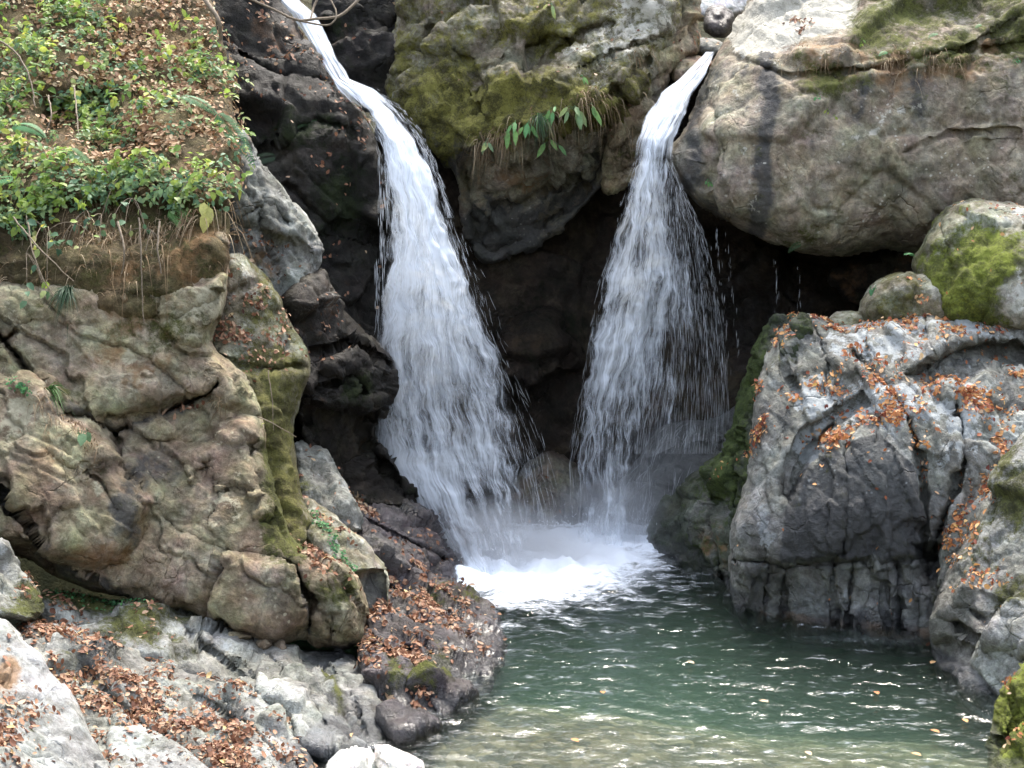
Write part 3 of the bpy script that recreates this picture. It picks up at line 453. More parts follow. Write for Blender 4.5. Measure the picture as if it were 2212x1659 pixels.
rock('leafy', 'layered_rock', 'big grey cracked rock draped with orange leaves right of the pool', [(1655, 760), (1668, 715), (1700, 685), (1750, 680), (1800, 700), (1850, 700), (1900, 690), (1980, 665), (2060, 640), (2130, 650), (2700, 700), (2700, 1000), (2200, 1100), (2150, 1250), (2080, 1415), (1980, 1420), (1880, 1415), (1760, 1395), (1680, 1380), (1590, 1350), (1570, 1240), (1578, 1150), (1600, 1080), (1620, 1000), (1628, 900), (1640, 820)],
     [(1750, 690, 11.0), (2050, 650, 11.0), (2250, 700, 10.8), (1660, 780, 10.7), (1850, 780, 10.5), (2100, 780, 10.3), (1640, 900, 10.35), (1800, 900, 10.2), (2000, 860, 10.1), (1630, 1050, 10.15), (1800, 980, 9.95), (1900, 960, 9.85), (1850, 1130, 9.62), (1700, 1150, 9.8), (1950, 1130, 9.6), (2100, 1000, 9.75), (1650, 1310, 9.92), (1900, 1360, 9.56), (2060, 1370, 9.46), (1900, 1410, 9.4)],
     GREY, thick=1.6, rnd=50, bulge=.3, step=4, it=1, nz=(.016, .018), bed=(.025, 4.2), fac=(.05, 2.4), strata=((.95, 0, .15), 2.0), f2k=.3,
     cracks=[([(1660, 1225), (1658, 1330)], 3, .06), ([(1800, 1225), (1806, 1350)], 4, .08), ([(1915, 1220), (1912, 1365)], 4, .08), ([(1985, 1200), (1990, 1365)], 5, .1), ([(1750, 690), (1790, 770), (1780, 850)], 5, .07), ([(1880, 700), (1870, 770)], 4, .06), ([(2000, 690), (2010, 760)], 5, .07), ([(1900, 900), (1890, 960)], 3, .04), ([(1840, 760), (1900, 830), (1950, 880), (1985, 960), (1998, 1060), (1995, 1200)], 7, .2), ([(1590, 1210), (1700, 1222), (1850, 1215), (1960, 1210), (2060, 1200)], 6, .14), ([(1828, 960), (1830, 1080), (1822, 1200)], 5, .07),
             ([(2060, 860), (2075, 960), (2060, 1060), (2020, 1180), (2000, 1240)], 9, .2), ([(1700, 1080), (1740, 980), (1800, 920)], 7, .12), ([(1700, 1230), (1695, 1330)], 5, .08), ([(1840, 1225), (1830, 1350)], 6, .1), ([(1940, 1215), (1950, 1360)], 8, .14), ([(1700, 690), (1690, 780), (1720, 840)], 6, .08)],
     plates=[([(1640, 840), (1750, 800), (1860, 790), (1870, 830), (1780, 880), (1690, 960), (1660, 1020), (1640, 950)], .02, 8),
             ([(1690, 1010), (1735, 925), (1790, 890), (1865, 850), (1875, 868), (1800, 925), (1755, 990), (1705, 1090), (1680, 1075)], .15, 6),
             ([(1960, 810), (2040, 755), (2130, 735), (2230, 745), (2230, 790), (2130, 790), (2080, 830), (1990, 830)], .3, 9),
             ([(1980, 1180), (2060, 1170), (2040, 1250), (2000, 1270)], .3, 8), ([(1640, 1225), (1980, 1220), (1990, 1380), (1600, 1380)], .08, 8), ([(1720, 1020), (1820, 960), (1830, 1210), (1680, 1210)], -.02, 12)],
     paint=dict(stain_shade=[('p', [(1730, 1020), (1800, 965), (1830, 990), (1840, 960), (1900, 935), (1980, 1010), (1990, 1200), (1690, 1210), (1700, 1080)], 10, .8), ('c', 1690, 900, 40, 50, .4), ('c', 1750, 740, 50, 40, .35), ('c', 1900, 1290, 160, 50, .25), ('c', 1930, 720, 60, 30, .2), ('c', 2060, 780, 80, 40, .3)],
                wet=[('p', [(1600, 1100), (2060, 1030), (2060, 1380), (1590, 1330)], 40, .62), ('l', [(1580, 1290), (1760, 1345), (2060, 1375)], 26, .9)],
                pale=[('a', .08), ('c', 1900, 740, 150, 50, .48), ('c', 1760, 850, 80, 45, .5), ('c', 1920, 880, 100, 55, .55), ('c', 2130, 700, 90, 40, .4), ('c', 1840, 1290, 130, 40, .22), ('c', 2100, 870, 70, 80, .4), ('c', 1750, 960, 30, 60, .45), ('p', [(1700, 1000), (1990, 960), (1990, 1200), (1690, 1210)], 20, -.35), ('c', 1650, 1150, 24, 80, .4), ('c', 2060, 960, 60, 120, .2), ('c', 1760, 950, 30, 30, .25), ('c', 1730, 1000, 16, 40, .3)],  # highlights on the ledge tops painted in as paler stone
                moss=[('c', 1825, 1100, 14, 80, .25), ('c', 1690, 740, 30, 40, .3), ('c', 2050, 1200, 40, 30, .2)],
                rust=[('l', [(1650, 1330), (1850, 1352), (2050, 1375)], 20, .5)],
                leaf=[('l', [(1720, 685), (1800, 705), (1900, 695), (2000, 670), (2100, 650), (2250, 700)], 16, 1.1), ('c', 2080, 680, 90, 36, 1.1), ('c', 1970, 690, 40, 14, .5), ('l', [(1840, 760), (1900, 830), (1950, 880), (1985, 960)], 13, 1.1), ('c', 1930, 910, 60, 30, .7), ('c', 1800, 830, 50, 20, .6), ('l', [(1990, 830), (2080, 850), (2170, 820), (2230, 800)], 14, .9), ('l', [(1640, 830), (1650, 900), (1625, 980)], 10, .9), ('c', 1800, 950, 40, 22, 1.1), ('c', 1700, 730, 30, 20, .4), ('c', 2140, 860, 50, 60, .6), ('c', 1900, 850, 160, 120, .1), ('c', 1730, 860, 40, 16, .5), ('l', [(1985, 960), (1998, 1060)], 8, .6), ('a', .012)]), group=GR)
rock('rfront', 'grey_green_rock', 'smooth grey green rock at the right edge beside the pool', [(2700, 860), (2215, 920), (2160, 985), (2120, 1070), (2080, 1170), (2045, 1230), (2012, 1330), (2012, 1390), (2025, 1470), (2090, 1540), (2150, 1580), (2700, 1600)],
     [(2210, 930, 9.6), (2120, 1080, 9.35), (2250, 1100, 8.9), (2040, 1260, 9.2), (2160, 1250, 8.75), (2020, 1400, 8.95), (2150, 1350, 8.5), (2040, 1450, 8.65), (2140, 1520, 8.2), (2250, 1520, 8.0)],
     GMOSS if False else GREY, thick=1.3, rnd=60, bulge=.35, step=4, fac=(.1, 1.7), nz=(.05, .03), cracks=[([(2030, 1320), (2100, 1380), (2200, 1400)], 9, .14), ([(2060, 1290), (2130, 1340), (2212, 1340)], 7, .08)],
     plates=[([(2000, 1370), (2120, 1390), (2230, 1410), (2230, 1600), (2000, 1480)], .12, 14)],
     paint=dict(moss=[('c', 2190, 1060, 60, 120, .55), ('c', 2120, 1200, 60, 80, .25), ('c', 2190, 1290, 60, 50, .35)], wet=[('l', [(2020, 1440), (2150, 1530)], 20, .6)], pale=[('c', 2090, 1280, 40, 60, .2)],
                leaf=[('l', [(2110, 1040), (2090, 1130), (2060, 1210)], 22, .7), ('c', 2100, 1060, 30, 40, .3), ('c', 2130, 1250, 40, 40, .1)]), group=GR)
rock('channel', 'low_rock', 'pale low rock in the leaf filled gap beside the grey green rock', [(2060, 1060), (2110, 950), (2180, 880), (2250, 880), (2200, 1000), (2120, 1150), (2060, 1260), (2020, 1270)],
     [(2180, 900, 9.9), (2080, 1080, 9.65), (2040, 1250, 9.4), (2120, 1130, 9.5)], GREY, thick=.7, rnd=24, bulge=.12, step=4, fac=(.08, 2.4), paint=dict(pale=[('a', .1)], leaf=[('l', [(2160, 950), (2090, 1090), (2060, 1200)], 30, 1.0)]), group=GR)
rock('rmoss', 'bright_mossy_boulder', 'bright green mossy boulder below the giant boulder at the right edge', [(1975, 560), (2010, 490), (2050, 440), (2110, 428), (2170, 440), (2700, 490), (2700, 760), (2080, 720), (2000, 690), (1980, 630)],
     [(2060, 450, 11.3), (2200, 480, 11.2), (2000, 580, 11.1), (2120, 580, 10.75), (2250, 600, 10.75), (2050, 690, 10.8), (2200, 720, 10.6)],
     BRIGHT, thick=1.0, rnd=60, bulge=.4, step=4, fac=(.09, 1.9), cracks=[([(2030, 470), (2050, 540), (2060, 640)], 6, .05)],
     paint=dict(moss=[('a', .22), ('c', 2120, 590, 60, 90, .6), ('c', 2020, 600, 40, 60, .2), ('c', 2040, 640, 50, 60, .4), ('c', 2190, 640, 40, 50, -.6), ('c', 2180, 470, 50, 30, -.5)], pale=[('c', 2190, 640, 36, 44, .6), ('c', 2190, 480, 60, 34, .4), ('c', 2130, 600, 14, 20, .2), ('c', 2080, 445, 60, 14, .35)], leaf=[('c', 2170, 460, 50, 16, .3), ('a', .012)]), group=GR)
rock('rmoss2', 'small_mossy_boulder', 'smaller olive mossy boulder at the mouth of the dark hollow', [(1858, 660), (1875, 625), (1910, 600), (1960, 590), (2010, 588), (2045, 610), (2070, 660), (2060, 710), (1960, 720), (1870, 715)],
     [(1900, 610, 11.1), (2020, 600, 11.0), (1880, 700, 10.95), (2040, 690, 10.85)], MOSSY, thick=.8, rnd=40, bulge=.3, step=4, fac=(.07, 2), paint=dict(moss=[('a', .3), ('c', 2030, 620, 24, 26, -.5)], leaf=[('c', 1990, 612, 50, 10, .2), ('c', 1990, 650, 12, 12, .3)]), group=GR)
rock('rlow', 'tiny_mossy_rock', 'low mossy rock tucked between the leafy rock and the dark hollow', [(1780, 700), (1800, 676), (1850, 672), (1880, 690), (1880, 720), (1790, 720)],
     [(1800, 680, 11.3), (1870, 690, 11.2), (1830, 715, 11.1)], MOSSY, thick=.4, rnd=20, bulge=.14, step=3, fac=(.05, 3), paint=dict(moss=[('a', .3)]), group=GR)
rock('corner', 'yellow_mossy_rock', 'yellow green mossy rock in the lower right corner', [(2700, 1390), (2212, 1430), (2175, 1470), (2150, 1530), (2145, 1580), (2130, 1640), (2125, 1740), (2700, 1740)],
     [(2200, 1450, 7.75), (2150, 1560, 7.6), (2140, 1680, 7.2), (2250, 1600, 7.3)], BRIGHT, thick=.8, rnd=34, bulge=.2, step=4, fac=(.1, 3), nz=(.05, .03), cracks=[([(2140, 1600), (2190, 1590), (2230, 1600)], 8, .1), ([(2180, 1480), (2190, 1540), (2180, 1590)], 6, .06)], paint=dict(moss=[('a', .65)], pale=[('c', 2190, 1640, 20, 14, .3), ('c', 2160, 1560, 20, 20, .2)], leaf=[('c', 2190, 1480, 16, 20, .4), ('c', 2200, 1600, 16, 20, .3)]), group=GR)
# ================================================================== GROUND, POOL, WATER
def grid_mesh(X, Y):
    n, m = X.shape; idx = np.arange(n*m).reshape(n, m)
    return np.stack([idx[:-1, :-1], idx[:-1, 1:], idx[1:, 1:], idx[1:, :-1]], -1).reshape(-1, 4)
def terrain():
    a = np.linspace(-1, 1, 150); ax = np.sign(a)*(np.abs(a)**1.8)*70
    X, Y = np.meshgrid(ax, ax+4)
    p = np.c_[X.ravel(), Y.ravel(), np.zeros(X.size)]
    n = fbm(p, .12, 5).reshape(X.shape); n2 = fbm(p, .5, 3).reshape(X.shape)
    side = np.clip(np.abs(X)-5.2-.3*np.clip(Y-8, 0, 4), 0, 40)
    Z = -1.35+np.minimum(side*1.15, 11+side*.3)
    back = np.clip(Y-14.6, 0, 60); Z = np.maximum(Z, np.where(back > 0, 3.2+back*.75-.35*np.abs(X)*(np.abs(X) < 2), -9))
    down = np.clip(-Y-10, 0, 60); Z = np.maximum(Z, -1.35+np.minimum(down*.7, 8+down*.1))
    Z = Z+(n*1.5+n2*.3)*np.clip((Z+1.35)/3, 0, 1)*np.where(back > 0, .4, 1)
    m, nt = new_mat('forest_floor'); t = T(nt); pos = t('NewGeometry')
    col = t.ramp(t.noise(pos, .9, 8, .7), [(.3, (.015, .022, .008)), (.5, (.05, .05, .018)), (.7, (.11, .07, .03))])
    t.out(t('BsdfPrincipled', Base_Color=col, Roughness=.95, Normal=t('Bump', Strength=.8, Distance=.3, Height=t.noise(pos, 3, 8, .7))))
    o = mesh_np('ground', np.c_[X.ravel(), Y.ravel(), Z.ravel()], grid_mesh(X, Y), m); tag(o, kind='structure')
terrain()
def bed_z(x, y):
    p = np.c_[x, y, x*0]
    deep = sstep((y-8.0-np.clip(x*-.3, -.5, .4))/3.3)
    return -.16-.80*deep-.05*np.clip(x-.6, 0, 2)*(1-deep)+.03*fbm(p, 2.2, 4)+.015*fbm(p, 8, 3)
def stream_bed():
    xs = np.arange(-2.0, 5.7, .045); ys = np.arange(3.0, 13.6, .045); X, Y = np.meshgrid(xs, ys)
    Z = bed_z(X.ravel(), Y.ravel())
    m, nt = new_mat('stream_bed_gravel'); t = T(nt); pos = t('NewGeometry')
    wp = t('VectorMath', props=dict(operation='ADD'), _0=pos, _1=t.scalev(t('TexNoise', out=1, Vector=pos, Scale=6.0), (.12, .12, .12)))
    vor = t('TexVoronoi', out=1, Vector=wp, Scale=11.0); vd = t('TexVoronoi', out=0, Vector=wp, Scale=11.0)
    col = t.ramp(t('SeparateColor', Color=vor), [(.1, (.018, .013, .007)), (.4, (.048, .036, .018)), (.7, (.078, .058, .029)), (.95, (.15, .12, .075))])
    col = t.mix(t.rng(t.noise(pos, 1.1, 5, .6), .54, .66), col, (.016, .014, .009))
    col = t.mix(t.rng(t.noise(pos, 40, 3), .45, .7, 0, .5), col, (.11, .085, .045))
    t.out(t('BsdfPrincipled', Base_Color=col, Roughness=.7, Normal=t('Bump', Strength=.8, Distance=.04, Height=t.math('SUBTRACT', 1, vd))))
    tag(mesh_np('stream_bed', np.c_[X.ravel(), Y.ravel(), Z], grid_mesh(X, Y), m), kind='structure')
stream_bed()
FOAMC = [(pt(u, v, waterY(v)), r) for u, v, r in [(1060, 1225, .55), (1130, 1200, .6), (1220, 1190, .6), (1310, 1170, .55), (1370, 1170, .5), (1020, 1255, .35), (1200, 1240, .55), (1120, 1262, .5), (1300, 1215, .4)]]
def foam_amount(x, y):
    f = 0
    for c, r in FOAMC: f = np.maximum(f, .78*np.exp(-(((x-c[0])/r)**2+((y-c[1])/r)**2))+.27*np.exp(-(((x-c[0])/(r*1.9))**2+((y-c[1])/(r*2.0))**2)))
    return f
def pool():
    st = .026; xs = np.arange(-1.85, 5.6, st); ys = np.arange(4.5, 13.3, st); X, Y = np.meshgrid(xs, ys); x = X.ravel(); y = Y.ravel()
    c0 = FOAMC[2][0]; r = np.hypot(x-c0[0], y-c0[1]); th = np.arctan2(x-c0[0], c0[1]-y)
    p = np.c_[x, y, x*0]
    w1 = fbm(p*np.array([.75, 1.5, 1])+.35*np.c_[fbm(p, 1.2, 2), fbm(p+9, 1.2, 2), x*0], 5.0, 2, .5)
    w2 = fbm(p*np.array([.7, 1.6, 1])+.2*fbm(p+4, 2.5, 2)[:, None], 15., 2, .5, ridge=True)
    ring = np.sin(r*13+2.5*fbm(p, .9, 3)*3)*np.exp(-r/3.)*.55
    near = sstep((r-.6)/2.5)
    z = (.009*w1+.0072*w2)*(.75+.5*sstep((r-1)/3.))+.005*ring
    fo = foam_amount(x, y)
    z += fo*(.06+.07*fbm(p, 5, 4))+np.exp(-r/1.2)*.03*fbm(p+3, 4, 4)
    m, nt = new_mat('pool_water'); t = T(nt); pos = t('NewGeometry')
    b = t('Bump', Strength=.4, Distance=.02, Height=t.noise(t.scalev(pos, (.8, 1.6, 1)), 16, 3, .6))
    fres = t('Fresnel', IOR=1.36, Normal=b)
    surf = t('MixShader', _0=fres, _1=t('BsdfTransparent', Color=(.93, .97, .95)), _2=t('BsdfGlossy', Color=(1, 1, 1), Roughness=.03, Normal=b))
    fn = t.math('ADD', t.attr('foam'), t.math('MULTIPLY', t.math('SUBTRACT', t.math('ADD', t.math('MULTIPLY', t.noise(t.scalev(pos, (.55, 1.3, 1)), 6, 6, .7, .5), .6), t.math('MULTIPLY', t.noise(t.scalev(pos, (.6, 1.2, 1)), 24, 4, .75), .4)), .5), 2.6))
    foam = t('BsdfDiffuse', Color=(.86, .915, .985))  # same skylight tint in the foam colour as in the falls
    surf = t('MixShader', _0=t.rng(fn, .12, .8, 0, .95), _1=surf, _2=foam)
    vol = t('AddShader', _0=t('VolumeAbsorption', Color=(.52, .80, .66), Density=.6), _1=t('VolumeScatter', Color=(.5, .68, .58), Density=.19))
    t.out(surf, vol)
    n, mm = X.shape; top = np.c_[x, y, z]; F = grid_mesh(X, Y)
    ring_i = np.r_[np.arange(mm), np.arange(1, n)*mm+mm-1, (n-1)*mm+np.arange(mm-2, -1, -1), np.arange(n-2, 0, -1)*mm]
    low = top[ring_i].copy(); low[:, 2] = -1.3
    N0 = len(top); k = len(ring_i); ii = np.arange(k); jj = (ii+1) % k
    S = np.stack([ring_i[jj], ring_i[ii], N0+ii, N0+jj], -1)
    # bottom sheet: strips between opposite edges of the rim
    V = np.r_[top, low, [[0, 9, -1.3]]]; cen = N0+k
    B = np.stack([N0+jj[::1], N0+ii, np.full(k, cen), np.full(k, cen)], -1)
    me_faces = np.r_[F, S]
    o = mesh_np('pool_water', V[:-1], me_faces, m, dict(foam=np.r_[fo, np.zeros(k)]))
    import bmesh
    bm = bmesh.new(); bm.from_mesh(o.data)
    bmesh.ops.holes_fill(bm, edges=[e for e in bm.edges if e.is_boundary], sides=0)
    bmesh.ops.recalc_face_normals(bm, faces=bm.faces); bm.to_mesh(o.data); bm.free()
    tag(o, kind='structure')
pool()
# ------------------------------------------------------------------ waterfalls
def water_mat(name, stop=1.0, fx=26.0, fy=1.1):
    m, nt = new_mat(name); t = T(nt)
    uv = t('UVMap', props=dict(uv_map='UVMap')); rnd = t.attr('lay')
    off = t('CombineXYZ', X=t.math('MULTIPLY', rnd, 7.3), Y=t.math('MULTIPLY', rnd, 3.1), Z=rnd)
    uvo = t('VectorMath', props=dict(operation='ADD'), _0=uv, _1=off)
    wob = t.scalev(t('TexNoise', out=1, Vector=uvo, Scale=2.0, Detail=3.0), (.05, .25, 0))
    uvw = t('VectorMath', props=dict(operation='ADD'), _0=uvo, _1=wob)
    s1 = t.noise(t.scalev(uvw, (fx, fy, 1)), 1.0, 5, .7)
    s2 = t.noise(t.scalev(uvw, (fx*3.2, fy*2.4, 1)), 1.0, 3, .7)
    cl = t.noise(t.scalev(uvw, (5.0, 1.6, 1)), 1.0, 5, .65, .4)
    v = t.math('ADD', t.math('ADD', t.math('MULTIPLY', s1, .36), t.math('MULTIPLY', s2, .20)), t.math('MULTIPLY', cl, .44))
    d = t.attr('dens')
    a = t.rng(t.math('ADD', t.math('MULTIPLY', t.math('SUBTRACT', v, .5), 4.3), d), .25, 1.2, 0, .97)
    dif = t('MixShader', _0=.35, _1=t('BsdfDiffuse', Color=(.86, .915, .985)), _2=t('BsdfTranslucent', Color=(.86, .915, .985)))  # bluish cast of the skylight put into the water colour
    t.out(t('MixShader', _0=a, _1=t('BsdfTransparent'), _2=dif)); return m
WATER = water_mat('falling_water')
STRAND = None
def strand_mat():
    m, nt = new_mat('water_strand'); t = T(nt)
    dif = t('MixShader', _0=.4, _1=t('BsdfDiffuse', Color=(.88, .91, .95)), _2=t('BsdfTranslucent', Color=(.88, .91, .95)))
    t.out(dif); return m
STRAND = strand_mat()
def sheet(name, prof, v0, v1, frac, th, dens, parent, lay, edge=12, eu=14, nsz=72, clip=(-.13, 1.13)):
    pr = np.array(prof, float); vs = np.arange(v0, v1+1, 5.0); ss = np.linspace(clip[0], clip[1], nsz)
    S, V = np.meshgrid(ss, vs)
    uL = np.interp(V, pr[:, 0], pr[:, 1]); uR = np.interp(V, pr[:, 0], pr[:, 2]); Y = np.interp(V, pr[:, 0], pr[:, 3])
    q = np.c_[S.ravel()*3, V.ravel()/70, np.full(S.size, lay*5.)]
    n = fbm(q, 1, 4).reshape(S.shape); n2 = fbm(q*np.array([2., 1, 1])+20, 1, 3).reshape(S.shape)
    uL = uL-eu*n; uR = uR+eu*n2
    U = uL+(uR-uL)*S
    Wd = (uR-uL)*K*Y
    Yy = Y-frac*np.minimum(Wd*.5, th)*np.sqrt(np.clip(1-(2*np.clip(S, 0, 1)-1)**2, 0, 1))+.05*n
    P = pt(U.ravel(), V.ravel(), Yy.ravel())
    ctr = pt((np.interp(vs, pr[:, 0], pr[:, 1])+np.interp(vs, pr[:, 0], pr[:, 2]))/2, vs, np.interp(vs, pr[:, 0], pr[:, 3]))
    arc = np.r_[0, np.cumsum(np.linalg.norm(np.diff(ctr, axis=0), axis=1))]
    uv = np.c_[(S*np.mean((pr[:, 2]-pr[:, 1]))*K*12).ravel(), np.repeat(arc, nsz)]
    D = dens(S, V)
    endf = np.clip((V-v0)/15., 0, 1)
    D = D-1.1*(1-sstep(np.minimum(S-clip[0], clip[1]-S)*((uR-uL)/edge)))
    if name == 'chute': D = D-1.3*(1-sstep((v1-V)/110.))
    else: D = D-1.3*(1-sstep((V-v0)/40.))
    return mesh_np(name, P, grid_mesh(S, V), WATER, dict(dens=D.ravel(), lay=np.full(S.size, lay)), parent, uv=uv)
def strands(name, paths, radius, alpha, parent):
    """many thin falling filaments (three-sided tubes tapered at both ends); paths: (n, k, 3)"""
    n, k, _ = paths.shape
    tan = np.gradient(paths, axis=1); tan /= np.linalg.norm(tan, axis=2)[..., None]+1e-9
    ref = np.array([0., 1., 0.]); a = np.cross(tan, ref); a /= np.linalg.norm(a, axis=2)[..., None]+1e-9; b = np.cross(tan, a)
    w = np.sin(np.linspace(.12, np.pi-.12, k))[None, :, None]*radius[:, None, None]
    rings = []
    for j in range(3):
        ang = 2*np.pi*j/3+.5; rings.append(paths+w*(a*math.cos(ang)+b*math.sin(ang)))
    Vv = np.stack(rings, 2).reshape(-1, 3)
    base = (np.arange(n)[:, None]*k+np.arange(k-1)[None])[..., None]*3
    F = []
    for j in range(3):
        j2 = (j+1) % 3; F.append(np.stack([base[..., 0]+j, base[..., 0]+j2, base[..., 0]+3+j2, base[..., 0]+3+j], -1).reshape(-1, 4))
    return tag(mesh_np(name, Vv, np.concatenate(F), STRAND, {}, parent), kind='stuff')
def fall_strands(name, prof, v0, v1, num, th, lmin, lmax, rad, parent, bias=None, alpha=(.25, .8), fan=0.0):
    pr = np.array(prof, float); k = 7
    vs = v0+(v1-v0)*rs.rand(num)**.9; L = (lmin+(lmax-lmin)*rs.rand(num)**1.5)*(.5+(vs-v0)/(v1-v0))
    s = rs.rand(num) if bias is None else bias(rs.rand(num), vs)
    dpt = rs.rand(num); t = np.linspace(0, 1, k)
    V = np.minimum(vs[:, None]+L[:, None]*t, v1)
    uL = np.interp(V, pr[:, 0], pr[:, 1]); uR = np.interp(V, pr[:, 0], pr[:, 2]); Y = np.interp(V, pr[:, 0], pr[:, 3])
    S = s[:, None]+fan*(rs.rand(num)-.5)[:, None]*t
    U = uL+(uR-uL)*S
    Yy = Y-np.minimum((uR-uL)*K*Y*.5, th)*np.sqrt(np.clip(1-(2*np.clip(S, 0, 1)-1)**2, .02, 1))*(dpt*2.1-.9)[:, None]
    P = pt(U.ravel(), V.ravel(), Yy.ravel()).reshape(num, k, 3)
    ok = (L > 4) & (V[:, -1]-V[:, 0] > 3)
    r = rad[0]+(rad[1]-rad[0])*rs.rand(num)**2
    al = alpha[0]+(alpha[1]-alpha[0])*rs.rand(num)
    return strands(name, P[ok], r[ok], al[ok], parent)
LF = [(-60, 575, 625, 14.4), (0, 600, 645, 14.0), (30, 632, 678, 13.7), (80, 662, 704, 13.45), (130, 690, 730, 13.2), (170, 716, 752, 12.95), (190, 732, 800, 12.8), (240, 782, 862, 12.5), (300, 812, 908, 12.2), (350, 826, 932, 12.05), (400, 835, 952, 11.95), (500, 842, 982, 11.85), (600, 836, 1018, 11.8), (700, 826, 1046, 11.75), (800, 820, 1078, 11.7), (900, 815, 1112, 11.65), (1000, 830, 1142, 11.6), (1100, 870, 1162, 11.5), (1200, 930, 1178, 11.35), (1270, 990, 1185, 11.15)]
lf = empty('waterfall', pt(1080, 1230, 11.4), 'taller left waterfall, broad white column fed by a narrow chute', 'waterfall', 'twin waterfalls')
def densL(S, V): return 1.05-.12*np.clip((V-450)/400, 0, 1)-.10*np.clip((V-420)/200, 0, 1)-.28*np.clip((V-780)/350, 0, 1)+.12*np.clip((V-1100)/150, 0, 1)-.25*np.clip((S-.6)/.4, 0, 1)*np.clip((V-300)/200, 0, 1)+.4*np.clip((.5-S)/.4, 0, 1)*np.clip((V-900)/150, 0, 1)
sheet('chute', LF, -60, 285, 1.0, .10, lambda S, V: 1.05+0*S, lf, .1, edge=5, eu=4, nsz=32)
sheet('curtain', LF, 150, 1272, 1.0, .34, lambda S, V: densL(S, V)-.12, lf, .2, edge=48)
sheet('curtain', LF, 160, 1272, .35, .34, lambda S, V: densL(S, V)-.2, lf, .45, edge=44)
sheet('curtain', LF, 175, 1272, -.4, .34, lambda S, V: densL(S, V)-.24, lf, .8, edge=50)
bl = lambda r, v: .5+(r-.5)*(1.08)
fall_strands('spray', LF, 215, 1265, 1500, .42, 14, 60, (.0004, .0011), lf, bl, (.15, .6), .06)
fall_strands('side_drops', LF, 190, 470, 160, .30, 8, 26, (.0005, .0014), lf, lambda r, v: 1.0+.24*r**1.5*np.clip(1.15-(v-190)/260, 0, 1)-.03, (.3, .8), .1)
fall_strands('side_drops', LF, 500, 1200, 260, .30, 14, 50, (.0004, .0011), lf, lambda r, v: np.where(r < .75, 1.0+.16*(r/.75)**1.5, -.06*(r-.75)*4), (.25, .7), .05)
RF = [(112, 1522, 1548, 13.5), (160, 1478, 1520, 13.0), (200, 1432, 1494, 12.7), (250, 1402, 1474, 12.45), (300, 1380, 1448, 12.25), (340, 1374, 1446, 12.18), (400, 1352, 1450, 12.15), (500, 1328, 1462, 12.12), (600, 1300, 1462, 12.1), (700, 1282, 1452, 12.1), (800, 1264, 1440, 12.08), (900, 1248, 1424, 12.05), (1000, 1236, 1412, 12.05), (1100, 1240, 1410, 12.0), (1185, 1240, 1410, 11.95)]
rf = empty('waterfall', pt(1330, 1180, 12), 'slimmer right waterfall fanning out under the giant boulder', 'waterfall', 'twin waterfalls')
def densR(S, V): return .98-.12*np.clip((V-330)/200, 0, 1)-.22*np.clip((V-600)/400, 0, 1)-.35*np.clip((S-.6)/.4, 0, 1)*np.clip((V-360)/200, 0, 1)
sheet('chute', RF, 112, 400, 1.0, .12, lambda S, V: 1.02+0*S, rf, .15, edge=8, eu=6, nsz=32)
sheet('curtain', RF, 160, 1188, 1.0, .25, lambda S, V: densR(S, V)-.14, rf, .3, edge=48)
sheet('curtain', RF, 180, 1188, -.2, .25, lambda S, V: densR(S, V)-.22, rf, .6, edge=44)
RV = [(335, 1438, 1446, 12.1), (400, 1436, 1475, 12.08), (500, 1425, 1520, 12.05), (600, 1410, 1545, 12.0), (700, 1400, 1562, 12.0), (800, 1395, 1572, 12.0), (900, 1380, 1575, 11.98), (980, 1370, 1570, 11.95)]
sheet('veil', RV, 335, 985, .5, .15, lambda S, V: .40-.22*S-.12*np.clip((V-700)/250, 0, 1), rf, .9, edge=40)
fall_strands('spray', RF, 230, 1180, 900, .3, 14, 55, (.0004, .0011), rf, lambda r, v: .5+(r**1.35-.5)*1.06, (.15, .6), .06)
fall_strands('side_drops', RV, 345, 980, 2600, .2, 14, 48, (.00025, .0008), rf, None, (.2, .75), .02)
dr = []
for u0, va, vb, n in [(1460, 400, 640, 60), (1500, 460, 760, 70), (1545, 480, 800, 40), (1570, 500, 760, 26), (1676, 555, 700, 20), (1728, 560, 700, 8), (1530, 520, 860, 40)]:
    for _ in range(n):
        v = va+(vb-va)*random.random(); u = u0+(v-va)*.10*(1 if u0 < 1600 else 0)+random.gauss(0, 2.5); L = random.uniform(5, 24)
        dr.append(pt(np.full(7, u), np.linspace(v, v+L, 7), 11.95))
dr = np.array(dr); strands('drips', dr, rs.uniform(.0004, .0011, len(dr)), rs.uniform(.3, .9, len(dr)), rf)
# thin runnels left of the left fall
rn = []
for u0, va, vb in [(822, 330, 560), (828, 400, 640), (838, 350, 480), (815, 560, 700)]:
    for _ in range(45):
        v = va+(vb-va)*random.random(); L = random.uniform(10, 40)
        rn.append(pt(np.full(7, u0+random.gauss(0, 3)), np.linspace(v, v+L, 7), 12.05))
strands('runnel', np.array(rn), rs.uniform(.0008, .002, len(rn)), rs.uniform(.15, .5, len(rn)), lf)
